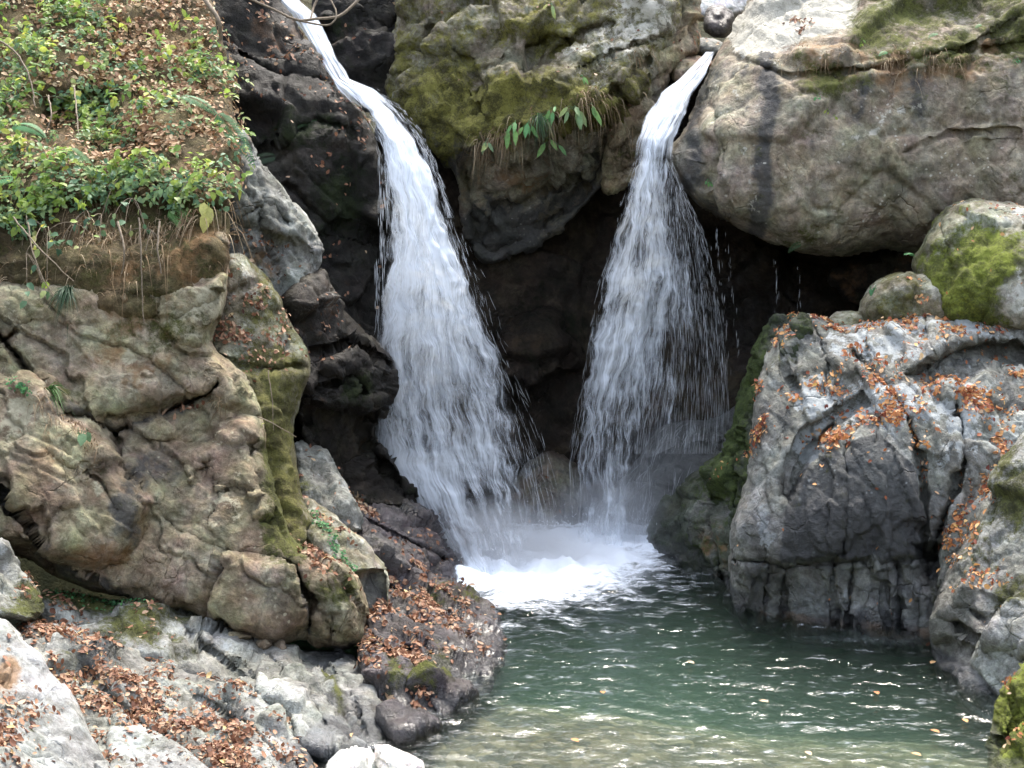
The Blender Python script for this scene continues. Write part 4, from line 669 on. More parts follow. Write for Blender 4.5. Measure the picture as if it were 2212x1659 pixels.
# water streaming over the splash rock
def over_rock(key, name, parent, reg, num, lay):
    r = ROCKS[key]; w = layer(r['U'], r['V'], reg); idx = np.where(w > .3)[0]
    pick = rs.choice(idx, num, p=w[idx]/w[idx].sum()); P0 = r['P'][pick]; N0 = r['N'][pick]
    g = np.array([0, 0, -1.]); tn = g-(N0@g)[:, None]*N0; tn /= np.linalg.norm(tn, axis=1)[:, None]+1e-6
    L = rs.uniform(.05, .22, num); t = np.linspace(0, 1, 7)
    paths = P0[:, None]+N0[:, None]*.012+tn[:, None]*(L[:, None]*t)[..., None]+np.array([0, 0, -1])*(L[:, None]*t**2*.25)[..., None]
    return strands(name, paths, rs.uniform(.0007, .002, num), rs.uniform(.1, .45, num), parent)
over_rock('b1', 'rock_flow', rf, [('c', 1400, 1090, 70, 70, 1), ('l', [(1400, 1000), (1440, 930), (1500, 925)], 14, .8), ('c', 1500, 1020, 60, 40, .5)], 260, .3)
# splash drops thrown up where the columns hit the pool
def splash(name, parent, pts_, num):
    P = []
    for _ in range(num):
        u, v, sp_ = random.choice(pts_); c = pt(u+random.gauss(0, sp_), v, float(waterY(v)))
        a = random.uniform(0, 2*math.pi); h = abs(random.gauss(0, .13)); rr = random.uniform(.0, .35)
        q = c+np.array([math.cos(a)*rr, math.sin(a)*rr, h]); d = np.array([math.cos(a)*.02, math.sin(a)*.02, random.uniform(-.03, .03)])
        P.append(q+np.linspace(0, 1, 7)[:, None]*d)
    P = np.array(P); return strands(name, P, rs.uniform(.001, .004, num), rs.uniform(.3, .9, num), parent)
splash('splash', lf, [(1050, 1225, 30), (1110, 1205, 40), (1160, 1195, 30)], 900)
splash('splash', rf, [(1280, 1175, 25), (1340, 1170, 30), (1380, 1165, 15)], 700)

# spray drifting over the foot of the falls
def mist(u, v, Y, rx, ry, rz, dens, label):
    import bmesh
    bm = bmesh.new(); bmesh.ops.create_icosphere(bm, subdivisions=3, radius=1.0); me = bpy.data.meshes.new('mist'); bm.to_mesh(me); bm.free()
    m, nt = new_mat('mist_volume'); t = T(nt); ob = t('TexCoord', out=3)
    ln = t('VectorMath', out=1, props=dict(operation='LENGTH'), _0=ob)
    fall = t.rng(ln, 0.0, 1.0, 1.0, 0.0); n = t.rng(t.noise(t('NewGeometry'), 3.0, 3, .6), .35, .65, .35, 1)
    t.out(None, t('VolumePrincipled', Color=(.9, .93, .97), Density=t.math('MULTIPLY', t.math('MULTIPLY', fall, n), dens), Anisotropy=.2))
    m.cycles.volume_step_rate = 2.0 if hasattr(m.cycles, 'volume_step_rate') else 1
    me.materials.append(m); o = bpy.data.objects.new('mist', me); C.objects.link(o); o.location = pt(u, v, Y); o.scale = (rx, ry, rz); tag(o, label, 'mist', None, 'stuff')
mist(1075, 1200, 11.35, .85, .6, .55, 8.0, 'white spray drifting at the foot of the left waterfall')
mist(1330, 1140, 12.0, .8, .5, .6, 4.0, 'white spray drifting at the foot of the right waterfall')
mist(1440, 1000, 12.1, .6, .4, .6, .9, 'thin spray over the splash rock beside the algae rock')
mist(1190, 1225, 11.2, 1.1, .7, .34, 7.0, 'low spray over the foam between the two waterfalls')
# ================================================================== LEAVES AND PLANTS
def leaf_mat(name, stops, transl=.35, rough=.6):
    m, nt = new_mat(name); t = T(nt)
    pos = t('NewGeometry')
    col = t.ramp(t.attr('rnd'), stops)
    col = t.mix(.6, col, t.ramp(t.noise(pos, 45, 4, .7), [(.3, (.6, .58, .55)), (.55, (1, 1, 1)), (.75, (1.3, 1.25, 1.2))]), 'MULTIPLY')
    p = t('BsdfPrincipled', Base_Color=col, Roughness=rough, Specular_IOR_Level=.3)
    t.out(t('MixShader', _0=transl, _1=p, _2=t('BsdfTranslucent', Color=col))); return m
DRYLEAF = leaf_mat('dry_leaf', [(0, (.07, .032, .022)), (.25, (.18, .078, .045)), (.5, (.30, .15, .085)), (.72, (.40, .24, .15)), (.88, (.48, .34, .23)), (1, (.55, .40, .16))], .15)
BANKLEAF = leaf_mat('faded_leaf', [(0, (.14, .075, .04)), (.25, (.29, .155, .08)), (.5, (.42, .26, .14)), (.75, (.52, .38, .23)), (1, (.62, .52, .33))], .2)
ORLEAF = leaf_mat('orange_leaf', [(0, (.16, .045, .035)), (.25, (.34, .11, .055)), (.5, (.54, .23, .09)), (.75, (.68, .38, .15)), (.9, (.62, .46, .32)), (1, (.74, .45, .10))], .2)
GREENLEAF = leaf_mat('green_leaf', [(0, (.05, .11, .06)), (.3, (.12, .23, .13)), (.6, (.20, .32, .16)), (.85, (.34, .43, .16)), (1, (.5, .52, .2))], .4, .5)
YGLEAF = leaf_mat('yellow_green_leaf', [(0, (.14, .26, .06)), (.5, (.27, .40, .08)), (.85, (.45, .52, .11)), (1, (.62, .56, .10))], .45, .5)
FERN = leaf_mat('fern_green', [(0, (.06, .19, .08)), (.5, (.12, .32, .12)), (1, (.25, .45, .14))], .4, .5)
DARKFERN = leaf_mat('dark_fern', [(0, (.012, .035, .015)), (1, (.035, .075, .02))], .3, .5)
PALELEAF = leaf_mat('pale_yellow_leaf', [(0, (.5, .52, .16)), (.6, (.62, .62, .22)), (1, (.66, .58, .12))], .45, .5)
STRAW = leaf_mat('dry_straw', [(0, (.10, .06, .03)), (.5, (.26, .18, .10)), (1, (.45, .36, .24))], .2, .8)
BLADE = leaf_mat('grass_blade', [(0, (.012, .045, .025)), (.6, (.04, .10, .04)), (1, (.12, .24, .06))], .3, .5)
def bark():
    m, nt = new_mat('twig_bark'); t = T(nt); n = t.noise(t('NewGeometry'), 40, 5, .7)
    t.out(t('BsdfPrincipled', Base_Color=t.ramp(n, [(.3, (.10, .075, .05)), (.7, (.30, .24, .17))]), Roughness=.85)); return m
TWIG = bark()
def unit(a): a = np.asarray(a, float); return a/(np.linalg.norm(a, axis=-1, keepdims=True)+1e-9)
_LT = np.array([[0, 0, 0], [.28, .42, .10], [.28, 0, 0], [.28, -.42, .10], [.66, .40, .10], [.66, 0, 0], [.66, -.40, .10], [1, 0, 0]])
_LF = np.array([[0, 2, 1], [0, 3, 2], [1, 2, 5], [1, 5, 4], [2, 3, 6], [2, 6, 5], [4, 5, 7], [5, 6, 7]])
def leaf_geo(O, D, Nn, L, W, curl):
    """real folded and curled leaf blades: O base, D along the midrib, Nn upward"""
    O = np.asarray(O, float); D = unit(D); S = unit(np.cross(Nn, D)); U_ = np.cross(D, S); n = len(O)
    L = np.broadcast_to(L, n); W = np.broadcast_to(W, n); curl = np.broadcast_to(curl, n)
    l = _LT[:, 0][None]*L[:, None]; w = _LT[:, 1][None]*W[:, None]; h = _LT[:, 2][None]*W[:, None]*1.6+curl[:, None]*L[:, None]*(_LT[:, 0][None]**2)
    V = O[:, None]+D[:, None]*l[..., None]+S[:, None]*w[..., None]+U_[:, None]*h[..., None]
    F = (np.arange(n)*8)[:, None, None]+_LF[None]
    return V.reshape(-1, 3), F.reshape(-1, 3)
def leaves(name, O, D, Nn, L, W, curl, mat, rnd, parent=None):
    V, F = leaf_geo(O, D, Nn, L, W, curl)
    return mesh_np(name, V, F, mat, dict(rnd=np.repeat(rnd, 8)), parent, smooth=False)
def tube_geo(path, r0, r1, sides=5):
    P = np.asarray(path, float); k = len(P); tan = unit(np.gradient(P, axis=0)); a = unit(np.cross(tan, np.array([.13, .9, .4]))); b = np.cross(tan, a)
    r = np.linspace(r0, r1, k)[:, None]
    V = np.stack([P+r*(a*math.cos(2*math.pi*j/sides)+b*math.sin(2*math.pi*j/sides)) for j in range(sides)], 1).reshape(-1, 3)
    F = [[i*sides+j, i*sides+(j+1) % sides, (i+1)*sides+(j+1) % sides, (i+1)*sides+j] for i in range(k-1) for j in range(sides)]
    return V, np.array(F)
def tube(name, path, r0, r1, mat, parent=None, rnd=.5):
    V, F = tube_geo(path, r0, r1); return mesh_np(name, V, F, mat, dict(rnd=np.full(len(V), rnd)), parent)
def spline(pts_, n=16):
    P = np.array(pts_, float); t = np.linspace(0, len(P)-1, n); i = np.clip(t.astype(int), 0, len(P)-2); f = (t-i)[:, None]
    a = P[np.clip(i-1, 0, None)]; b = P[i]; c = P[i+1]; d = P[np.clip(i+2, None, len(P)-1)]
    return .5*(2*b+(c-a)*f+(2*a-5*b+4*c-d)*f*f+(3*b-a-3*c+d)*f**3)
# ---- litter
def litter(items, mat, size=(.022, .05), lift=.006, label=None):
    Os = []; Ns = []
    for key, num in items:
        r = ROCKS[key]; N = r['N']
        w = np.clip(r['lay']['leaf'], 0, 2)**(1.4 if key == 'leafy' else 1)*np.clip(N[:, 2]*1.1+.32, 0.02, 1.2)
        w = w*np.clip(.55+1.4*fbm(r['P'], 4.5, 3), .02, 3)
        pk = rs.choice(len(w), num, p=w/w.sum()); Os.append(r['P'][pk]+N[pk]*(lift*(.3+1.6*rs.rand(num)))[:, None]+rs.normal(0, .007, (num, 3))); Ns.append(N[pk])
    O = np.concatenate(Os); N = unit(np.concatenate(Ns)+rs.normal(0, .38, O.shape)); n = len(O)
    D = unit(np.cross(N, rs.normal(size=O.shape))); L = size[0]+(size[1]-size[0])*rs.rand(n)**1.3
    o = leaves('leaf_litter', O-D*L[:, None]*.5, D, N, L, L*rs.uniform(.45, .8, n), rs.normal(.05, .22, n), mat, np.clip(rs.beta(1.6, 1.6, n), 0, 1))
    return tag(o, label, 'leaf litter', None, 'stuff')
litter([('lslab', 5800), ('bslab', 30), ('dslab', 420), ('ledge', 170), ('lsmall', 40)], DRYLEAF, (.016, .05), label='brown fallen leaves carpeting the grey slabs in the left foreground')
litter([('lbould', 2200), ('purp', 330), ('wall', 190), ('mslab', 330), ('thin', 60), ('steep', 20), ('grey', 60), ('dsh', 36)], DRYLEAF, (.025, .052), label='brown leaves scattered over the dark boulders and slabs left of the pool')
litter([('dwall', 420), ('gap', 20), ('centre', 36), ('pink', 60), ('rbould', 60), ('up1', 8), ('up2', 20), ('b2', 14)], DRYLEAF, (.03, .055), label='sparse leaves caught on the shaded cliff and boulders by the falls')
litter([('leafy', 4600), ('channel', 500), ('rfront', 330), ('rmoss', 60), ('rmoss2', 24), ('flank', 80), ('corner', 40)], ORLEAF, (.018, .052), label='orange leaves draped over the layered rock and boulders on the right')
# leaves afloat on the pool
fl = [(1990, 1640), (2030, 1590), (1500, 1440), (1740, 1630), (1300, 1500), (2080, 1560), (1890, 1500), (2075, 1460), (2010, 1440), (700, 1600), (640, 1610), (760, 1600), (1250, 1610), (1640, 1520)]
O = np.array([pt(u, v, float(waterY(v))) for u, v in fl]); O[:, 2] = .02; n = len(O); Dd = unit(rs.normal(size=(n, 3))*np.array([1, 1, .02]))
for k in range(n):
    o = leaves('floating_leaf', O[k:k+1], Dd[k:k+1], np.array([[0, 0, 1.]]), .06, .04, .05, ORLEAF, np.array([rs.uniform(.4, 1)]))
    tag(o, 'single orange leaf floating on the pool surface', 'leaf', 'leaves floating on the pool')
# ---- ground cover on the planted bank
def bank_samples(num, lay, sc=2.1, lim=.25):
    r = ROCKS['bank']; w = np.clip(r['lay'][lay], 0, 2)*np.clip(.5+1.7*fbm(r['P']+3, sc, 3), .0, 3)
    pk = rs.choice(len(w), num, p=w/w.sum()); return r['P'][pk]+rs.normal(0, .02, (num, 3)), r['N'][pk]
def ground_cover(num, per, mat, size, hgt, lay='plant', rr=(0, 1), label=None):
    P, N = bank_samples(num, lay); ax = unit(N*.6+np.array([0, -.25, .6])+rs.normal(0, .3, P.shape))
    tip = P+ax*(hgt*(.3+rs.rand(num)))[:, None]
    O = np.repeat(tip, per, 0)+rs.normal(0, .016, (num*per, 3)); Ax = np.repeat(ax, per, 0)
    D = unit(np.cross(Ax, rs.normal(size=O.shape))+Ax*rs.normal(.0, .25, (len(O), 1))+np.array([0, -.1, -.25])); n = len(O)
    L = rs.uniform(*size, n); base = np.repeat(rs.rand(num), per)
    o = leaves('ground_cover', O, D, unit(Ax+rs.normal(0, .35, O.shape)), L, L*rs.uniform(.5, .8, n), rs.normal(-.12, .15, n), mat, np.clip(rr[0]+(rr[1]-rr[0])*(.7*base+.3*rs.rand(n)), 0, 1))
    return tag(o, label, 'ground cover', None, 'stuff')
ground_cover(1500, 5, GREENLEAF, (.022, .06), .10, 'plant', (.2, 1), 'low green leaves growing over the planted bank')
ground_cover(480, 5, YGLEAF, (.03, .075), .15, label='low yellow green leaves mixed into the planted bank')
litter([('bank', 8500)], BANKLEAF, (.026, .06), .035, 'faded tan leaves covering the slope of the planted bank')
def straw(key, num, lay, Lr, droop, mat, w=.0035, name='dry_grass'):
    r = ROCKS[key]; ww = layer(r['U'], r['V'], lay); ww = np.clip(ww, 0, 2)*np.clip(.5+1.5*fbm(r['P'], 5, 2), 0.02, 3)
    pk = rs.choice(len(ww), num, p=ww/ww.sum()); P = r['P'][pk]; N = r['N'][pk]
    d0 = unit(N+np.array([0, -.2, .4])+rs.normal(0, .5, P.shape)); L = rs.uniform(*Lr, num); k = 6; t = np.linspace(0, 1, k)
    path = P[:, None]+d0[:, None]*(L[:, None]*t)[..., None]*.8+np.array([0, -.1, -1.])*(L[:, None]*t**2*droop)[..., None]
    S = unit(np.cross(d0, rs.normal(size=d0.shape))); wd = (w*(1.05-t))[None, :, None]
    V = np.stack([path-S[:, None]*wd, path+S[:, None]*wd], 2).reshape(-1, 3)
    b = (np.arange(num)[:, None]*k+np.arange(k-1)[None]).ravel()*2
    F = np.stack([b, b+1, b+3, b+2], -1)
    return tag(mesh_np(name, V, F, mat, dict(rnd=np.repeat(rs.rand(num), 2*k))), {'bank': 'dry straw hanging over the lip of the planted bank', 'centre': 'dry grass fringe along the lip of the mossy boulder', 'rbould': 'dry roots fringing the upper crack of the giant boulder', 'wall': 'dry straw in the cracks of the brown wall'}[key], 'dry grass', None, 'stuff')
straw('bank', 1500, [('a', .3), ('c', 200, 420, 150, 90, .8), ('c', 260, 330, 60, 60, .8), ('c', 300, 520, 200, 40, .6), ('c', 60, 540, 80, 60, .5)], (.08, .26), 1.0, STRAW)
straw('bank', 260, [('l', [(180, 500), (300, 520), (480, 470)], 30, 1)], (.2, .45), 1.6, STRAW, .005)
straw('centre', 520, [('l', [(1040, 320), (1100, 280), (1200, 250), (1280, 215), (1340, 230)], 22, 1), ('l', [(1300, 130), (1420, 110)], 14, .4)], (.08, .24), 1.5, STRAW, .004)
straw('rbould', 260, [('l', [(1700, 130), (1900, 130), (2060, 120)], 22, .8)], (.06, .15), 1.6, STRAW, .004)
straw('wall', 110, [('l', [(440, 860), (490, 870)], 12, .6), ('l', [(60, 850), (120, 900), (190, 960)], 14, .8)], (.08, .2), 1.2, STRAW, .004)
# ---- individual plants
def fern(key, uv, label, nfr, length, dirs, mat=FERN, group='ferns', rnd=(.2, .9)):
    P, N = on(key, *uv); P = P+N*(.06 if key == 'bank' else .01); e = empty('fern', P, label, 'fern', group)
    for k in range(nfr):
        d = unit(np.array(dirs[k % len(dirs)], float)+rs.normal(0, .12, 3)); L = length*rs.uniform(.75, 1.1); t = np.linspace(0, 1, 34)
        path = P+N*.02+d*(L*t)[:, None]+np.array([0, -.25, -1])*(L*.55*t**2)[:, None]
        tan = unit(np.gradient(path, axis=0)); side = unit(np.cross(tan, N*.5+np.array([0, -.5, .8]))); up = unit(np.cross(side, tan))
        prof = np.sin(np.pi*np.clip(t*.93+.07, 0, 1))**.7*(1-t*.45)
        O = []; D = []; Nn = []; Ls = []
        for i in range(4, 34):
            for s in (-1, 1):
                O.append(path[i]); D.append(side[i]*s+tan[i]*.45-up[i]*.15); Nn.append(up[i]); Ls.append(L*.24*prof[i]+.006)
        Ls = np.array(Ls); f = leaves('frond', O, np.array(D), np.array(Nn), Ls, np.full(len(Ls), L*.027), -.12, mat, np.full(len(Ls), rs.uniform(*rnd)), e)
        return e
R_ = (1, -.4, .2); L_ = (-1, -.4, .2); D_ = (.1, -.7, -.2); RU = (.7, -.5, .6); LU = (-.6, -.5, .7); RD = (.8, -.5, -.4)
fern('bank', (470, 262), 'large fern spreading at the right edge of the planted bank', 5, .46, [RD, R_, D_, (.5, -.6, .1), L_])
fern('bank', (380, 238), 'fern with one long frond lying across the leaves near the bank top', 2, .42, [R_, (.9, -.3, .4)])
fern('bank', (365, 450), 'bluish green fern hanging from the lip of the bank beside pale yellow leaves', 4, .36, [RD, D_, R_, RD])
fern('bank', (60, 410), 'broad fern at the left edge low on the bank', 5, .40, [L_, R_, D_, RD, LU])
fern('bank', (150, 345), 'fern above the grey boulder hollow in the middle of the bank', 4, .34, [RD, R_, LU, D_])
fern('bank', (20, 300), 'dark green fern cut by the left edge halfway down the bank', 4, .34, [R_, RD, D_, RU])
fern('rmoss', (1985, 560), 'fresh green fern hanging between the giant boulder and the bright mossy boulder', 6, .27, [LU, L_, D_, (-.5, -.5, .9), (0, -.4, 1), D_])
fern('rbould', (2030, 78), 'small round fern growing in the upper crack of the giant boulder', 5, .15, [L_, R_, LU, RU, D_])
fern('rbould', (1920, 112), 'small fern in the crack left of the round fern on the giant boulder', 4, .14, [L_, R_, RU, LU])
fern('rbould', (1735, 515), 'low dark fern on the belly of the giant boulder', 5, .16, [L_, R_, RD, D_, LU], DARKFERN)
fern('rbould', (2120, 52), 'tiny fern near the top right of the giant boulder', 3, .10, [L_, RU, D_])
fern('dwall', (690, 262), 'dark fern arching on the shaded cliff left of the left waterfall', 5, .40, [L_, (-.8, -.3, -.4), R_, LU, RD], DARKFERN)
fern('dwall', (600, 330), 'dark fern low on the shaded cliff beside the grey boulder', 4, .34, [L_, R_, RU, RD], DARKFERN)
fern('dwall', (525, 120), 'dark frond leaning over the shaded cliff beside the bank', 2, .4, [RD, (.8, -.2, -.6)], DARKFERN)
def sprig(key, uv, label, n, L, size, d0, mat=YGLEAF, name='leafy_sprig', cat='plant', group='yellow green sprigs on the bank', stems=3, droop=.35, wr=.5):
    P, N = on(key, *uv); P = P+N*.09; L *= 1.25; size *= 1.2; e = empty(name, P, label, cat, group); O = []; D = []; Nn = []; Vs = []; Fs = []; nv = 0
    for k in range(stems):
        d = unit(np.array(d0, float)+rs.normal(0, .45, 3)); l = L*rs.uniform(.6, 1.1); t = np.linspace(0, 1, 9)
        path = P+N*.01+d*(l*t)[:, None]+np.array([0, -.1, -1])*(l*droop*t**2)[:, None]
        V, F = tube_geo(path, .0035, .0015, 4); Vs.append(V); Fs.append(F+nv); nv += len(V)
        tan = unit(np.gradient(path, axis=0)); m = max(2, n//stems)
        for i in range(m):
            j = 8 if i == 0 else rs.randint(3, 9); a = rs.normal(size=3); s = unit(np.cross(tan[j], a))
            O.append(path[j]); D.append(s*.9+tan[j]*.6+np.array([0, -.2, -.25])); Nn.append(unit(np.array([0, -.5, .8])+rs.normal(0, .3, 3)))
    mesh_np('stem', np.concatenate(Vs), np.concatenate(Fs), TWIG, {}, e)
    nn = len(O); Ls = rs.uniform(size*.65, size*1.2, nn)
    leaves('foliage', O, np.array(D), np.array(Nn), Ls, Ls*wr*rs.uniform(.8, 1.2, nn), rs.normal(-.15, .12, nn), mat, rs.rand(nn), e)
    return e
UP = (.1, -.5, .8)
for uv, lab, n, L, s in [((50, 40), 'yellow green sprig in the top left corner of the bank', 14, .28, .06), ((150, 25), 'yellow green sprig at the top edge right of the corner sprig', 12, .24, .055), ((290, 60), 'small leafy sprig high on the bank among brown leaves', 9, .2, .05),
        ((415, 95), 'leafy sprig under the pale bent stick on the bank', 10, .22, .065), ((462, 150), 'bright sprig overhanging the dark cliff from the bank edge', 13, .24, .07), ((425, 170), 'sprig just left of the overhanging bright sprig', 9, .18, .055),
        ((55, 170), 'tall yellowish sprig at the left edge above the hollow', 12, .3, .07), ((120, 240), 'bushy pale green sprig beside the hollow in the bank', 14, .26, .075), ((165, 255), 'wide leaved sprig right of the bushy pale sprig', 11, .24, .07),
        ((25, 240), 'leafy sprig cut by the left edge beside the hollow', 10, .24, .06), ((250, 150), 'low sprig in the middle of the brown leaf slope', 7, .15, .05), ((350, 120), 'pair of broad leaves rising from the brown leaf slope', 6, .16, .07),
        ((90, 100), 'dense sprig among mosses in the upper left', 12, .22, .05), ((230, 30), 'pale leaf sprig near the top middle of the bank', 9, .2, .05), ((20, 110), 'sprig beside the long bare stem at the left edge', 10, .2, .06)]:
    sprig('bank', uv, lab, n, L, s, UP, YGLEAF if rs.rand() < .75 else GREENLEAF)
for uv, lab, n, L, s, m in [((60, 480), 'green drooping sprig under the broad fern at the left edge', 12, .3, .065, GREENLEAF), ((105, 530), 'thin stemmed sprig trailing down the wall below the bank', 9, .34, .05, YGLEAF), ((310, 430), 'row of round leaves hanging at the bank lip', 12, .26, .05, GREENLEAF),
        ((270, 400), 'round leaved trailing plant in the middle of the bank lip', 14, .26, .048, GREENLEAF), ((430, 400), 'round leaved plant trailing at the right end of the bank lip', 13, .22, .048, GREENLEAF), ((350, 385), 'bright trailing plant above the lip ferns', 12, .22, .046, GREENLEAF), ((160, 440), 'leafy trailing plant left of the round leaved plants', 12, .24, .055, GREENLEAF)]:
    sprig('bank', uv, lab, n, L, s, (.1, -.8, 0), m, 'trailing_plant', 'plant', 'plants trailing over the bank lip', 4, .7, .75)
def hang_leaves(key, uv, label, n, size, mat, name='hanging_plant', group=None, d0=(0, -.5, -.7), wr=.34, spread=.5, rr=(0, 1)):
    P, N = on(key, *uv); e = empty(name, P, label, 'plant', group)
    for k in range(n):
        d = unit(np.array(d0)+np.array([rs.normal(0, spread), rs.normal(0, .15), rs.normal(0, .25)])); L = size*rs.uniform(.7, 1.15)
        st = P+N*.015+rs.normal(0, .02, 3); mid = st+unit(d+np.array([0, -.3, .5]))*L*.5
        stem = spline([st, st*.5+mid*.5+np.array([0, -.01, .015]), mid], 7)
        lf_ = leaves('leaf', mid[None], (d+np.array([0, -.1, -.5]))[None], unit(np.array([[0, -.8, .45]])+rs.normal(0, .2, (1, 3))), L, L*wr, -.15, mat, np.array([rs.uniform(*rr)]), e)
        V, F = tube_geo(stem, .0025, .0018, 4); mesh_np('stalk', V, F, mat, dict(rnd=np.full(len(V), .4)), e)
    return e
hg = 'plants hanging on the mossy boulder'
for uv, lab, n, s in [((1055, 312), 'pair of broad leaves hanging lowest at the left end of the lip', 3, .13), ((1085, 285), 'hanging plant second from the left on the boulder lip', 4, .10), ((1110, 262), 'cluster of long leaves left of the grassy tuft on the boulder lip', 6, .13), ((1145, 262), 'slender leaved plant in the dry grass of the boulder lip', 5, .13),
                  ((1182, 285), 'two leaves dangling below the middle of the boulder lip', 3, .14), ((1195, 238), 'bluish leaved clump in the middle of the boulder lip', 6, .12), ((1235, 232), 'broad leaved plant right of the middle of the boulder lip', 6, .15), ((1265, 222), 'pale leaved plant toward the right of the boulder lip', 4, .13), ((1255, 165), 'small lone leaf plant above the boulder lip', 2, .08), ((1188, 30), 'thin plant hanging on the mossy face near the top', 4, .11)]:
    hang_leaves('centre', uv, lab, n, s, FERN if rs.rand() < .6 else GREENLEAF, group=hg, rr=(.5, 1))
hang_leaves('bank', (448, 440), 'pale yellow withered leaves drooping beside the lip fern', 5, .13, PALELEAF, 'withered_plant', wr=.55)
hang_leaves('wall', (405, 545), 'single large yellow leaf hanging on the brown wall', 1, .17, PALELEAF, 'yellow_leaf_plant', wr=.5, spread=.05)
hang_leaves('wall', (232, 925), 'broad yellow green leaf hanging from the crack in the wall', 2, .14, YGLEAF, 'yellow_leaf_plant', wr=.55, spread=.2, rr=(.6, .9))
hang_leaves('wall', (555, 915), 'small yellow leaf on a thin stalk at the mossy wall edge', 1, .12, PALELEAF, 'yellow_leaf_plant', wr=.3, spread=.1)
hang_leaves('wall', (175, 945), 'green lobed plant hanging in the diagonal crack', 5, .09, GREENLEAF, 'crack_plant', wr=.7, rr=(.3, .6))
hang_leaves('bank', (515, 395), 'long narrow yellow green leaf dangling at the bank corner', 1, .17, YGLEAF, 'dangling_leaf', wr=.22, spread=.05)
hang_leaves('wall', (385, 872), 'dry curled brown leaves hanging from the horizontal crack', 5, .08, DRYLEAF, 'withered_plant', wr=.3, rr=(.4, .8))
for key, uv, lab, n, s in [('rbould', (1770, 210), 'tiny yellow green plant left of centre on the giant boulder', 3, .04), ('rbould', (1520, 395), 'tiny green plant on the dark corner of the giant boulder', 4, .045), ('rbould', (1860, 90), 'tiny plant at the left end of the upper crack', 4, .04), ('rbould', (1800, 240), 'tiny plant under the yellow green one on the giant boulder', 3, .035), ('rmoss2', (1890, 630), 'small green plant at the mouth of the dark hollow', 5, .06), ('rmoss', (1975, 590), 'small round leaved plant below the hanging fern', 6, .05), ('rbould', (2195, 130), 'tiny yellow plant near the right edge of the giant boulder', 3, .04)]:
    hang_leaves(key, uv, lab, n, s, YGLEAF if rs.rand() < .5 else FERN, 'tiny_plant', 'tiny plants in the rock cracks', wr=.6, spread=.8)
def tuft(key, uv, label, n, L, mat, d0=(0, -.5, .4), droop=1.0, w=.004, rr=(0, 1)):
    P, N = on(key, *uv); d = unit(np.array(d0)+N*.4+rs.normal(0, .42, (n, 3))); l = L*rs.uniform(.5, 1.1, n); k = 7; t = np.linspace(0, 1, k)
    path = P+rs.normal(0, .012, (n, 1, 3))+d[:, None]*(l[:, None]*t)[..., None]+np.array([0, -.1, -1.])*(l[:, None]*t**2*droop)[..., None]
    S = unit(np.cross(d, rs.normal(size=d.shape))); wd = (w*(1.03-t**1.5))[None, :, None]
    V = np.stack([path-S[:, None]*wd, path+S[:, None]*wd], 2).reshape(-1, 3); b = (np.arange(n)[:, None]*k+np.arange(k-1)[None]).ravel()*2
    o = mesh_np('grass_tuft', V, np.stack([b, b+1, b+3, b+2], -1), mat, dict(rnd=np.repeat(rs.uniform(rr[0], rr[1], n), 2*k)), origin=P)
    return tag(o, label, 'grass tuft', 'grass tufts on the rocks')
tuft('wall', (150, 640), 'dark bluish grass tuft drooping on the brown wall', 150, .22, BLADE, rr=(0, .6))
tuft('bank', (200, 300), 'dry straw tuft hanging in the middle of the bank', 90, .3, STRAW, droop=1.4)
tuft('wall', (95, 850), 'bright green grass blades in the diagonal crack of the wall', 40, .24, BLADE, (.5, -.6, .3), .9, .005, (.6, 1))
tuft('centre', (1165, 250), 'fine green grass tuft hanging from the mossy boulder lip', 70, .22, BLADE, droop=1.3, rr=(.3, .9))
tuft('centre', (1310, 215), 'straw coloured tuft at the right end of the boulder lip', 60, .2, STRAW, droop=1.0)
tuft('bank', (230, 330), 'small dark grass tuft right of the straw tuft', 60, .2, BLADE, droop=1.3, rr=(0, .5))
tuft('purp', (770, 1080), 'sparse yellow plant with thin stems on the wet rock', 30, .12, STRAW, (.2, -.5, .6), .5)
def creeping(items, label):
    Os = []; Ns = []
    for key, shp, num in items:
        r = ROCKS[key]; w = np.clip(layer(r['U'], r['V'], shp), 0, 2); pk = rs.choice(len(w), num, p=w/w.sum()); Os.append(r['P'][pk]+r['N'][pk]*.012); Ns.append(r['N'][pk])
    O = np.concatenate(Os); N = unit(np.concatenate(Ns)+rs.normal(0, .4, O.shape)); n = len(O); D = unit(np.cross(N, rs.normal(size=O.shape))); L = rs.uniform(.012, .028, n)
    tag(leaves('creeping_plant', O, D, N, L, L*.85, -.1, FERN, rs.uniform(0, .6, n)), label, 'creeper', None, 'stuff')
creeping([('thin', [('l', [(670, 1110), (720, 1180), (760, 1230)], 8, 1)], 200), ('ledge', [('l', [(110, 1285), (200, 1292), (310, 1320)], 9, 1)], 220), ('wall', [('l', [(20, 830), (60, 850)], 7, 1)], 60)], 'small green creeper leaves along the rock joints on the left')
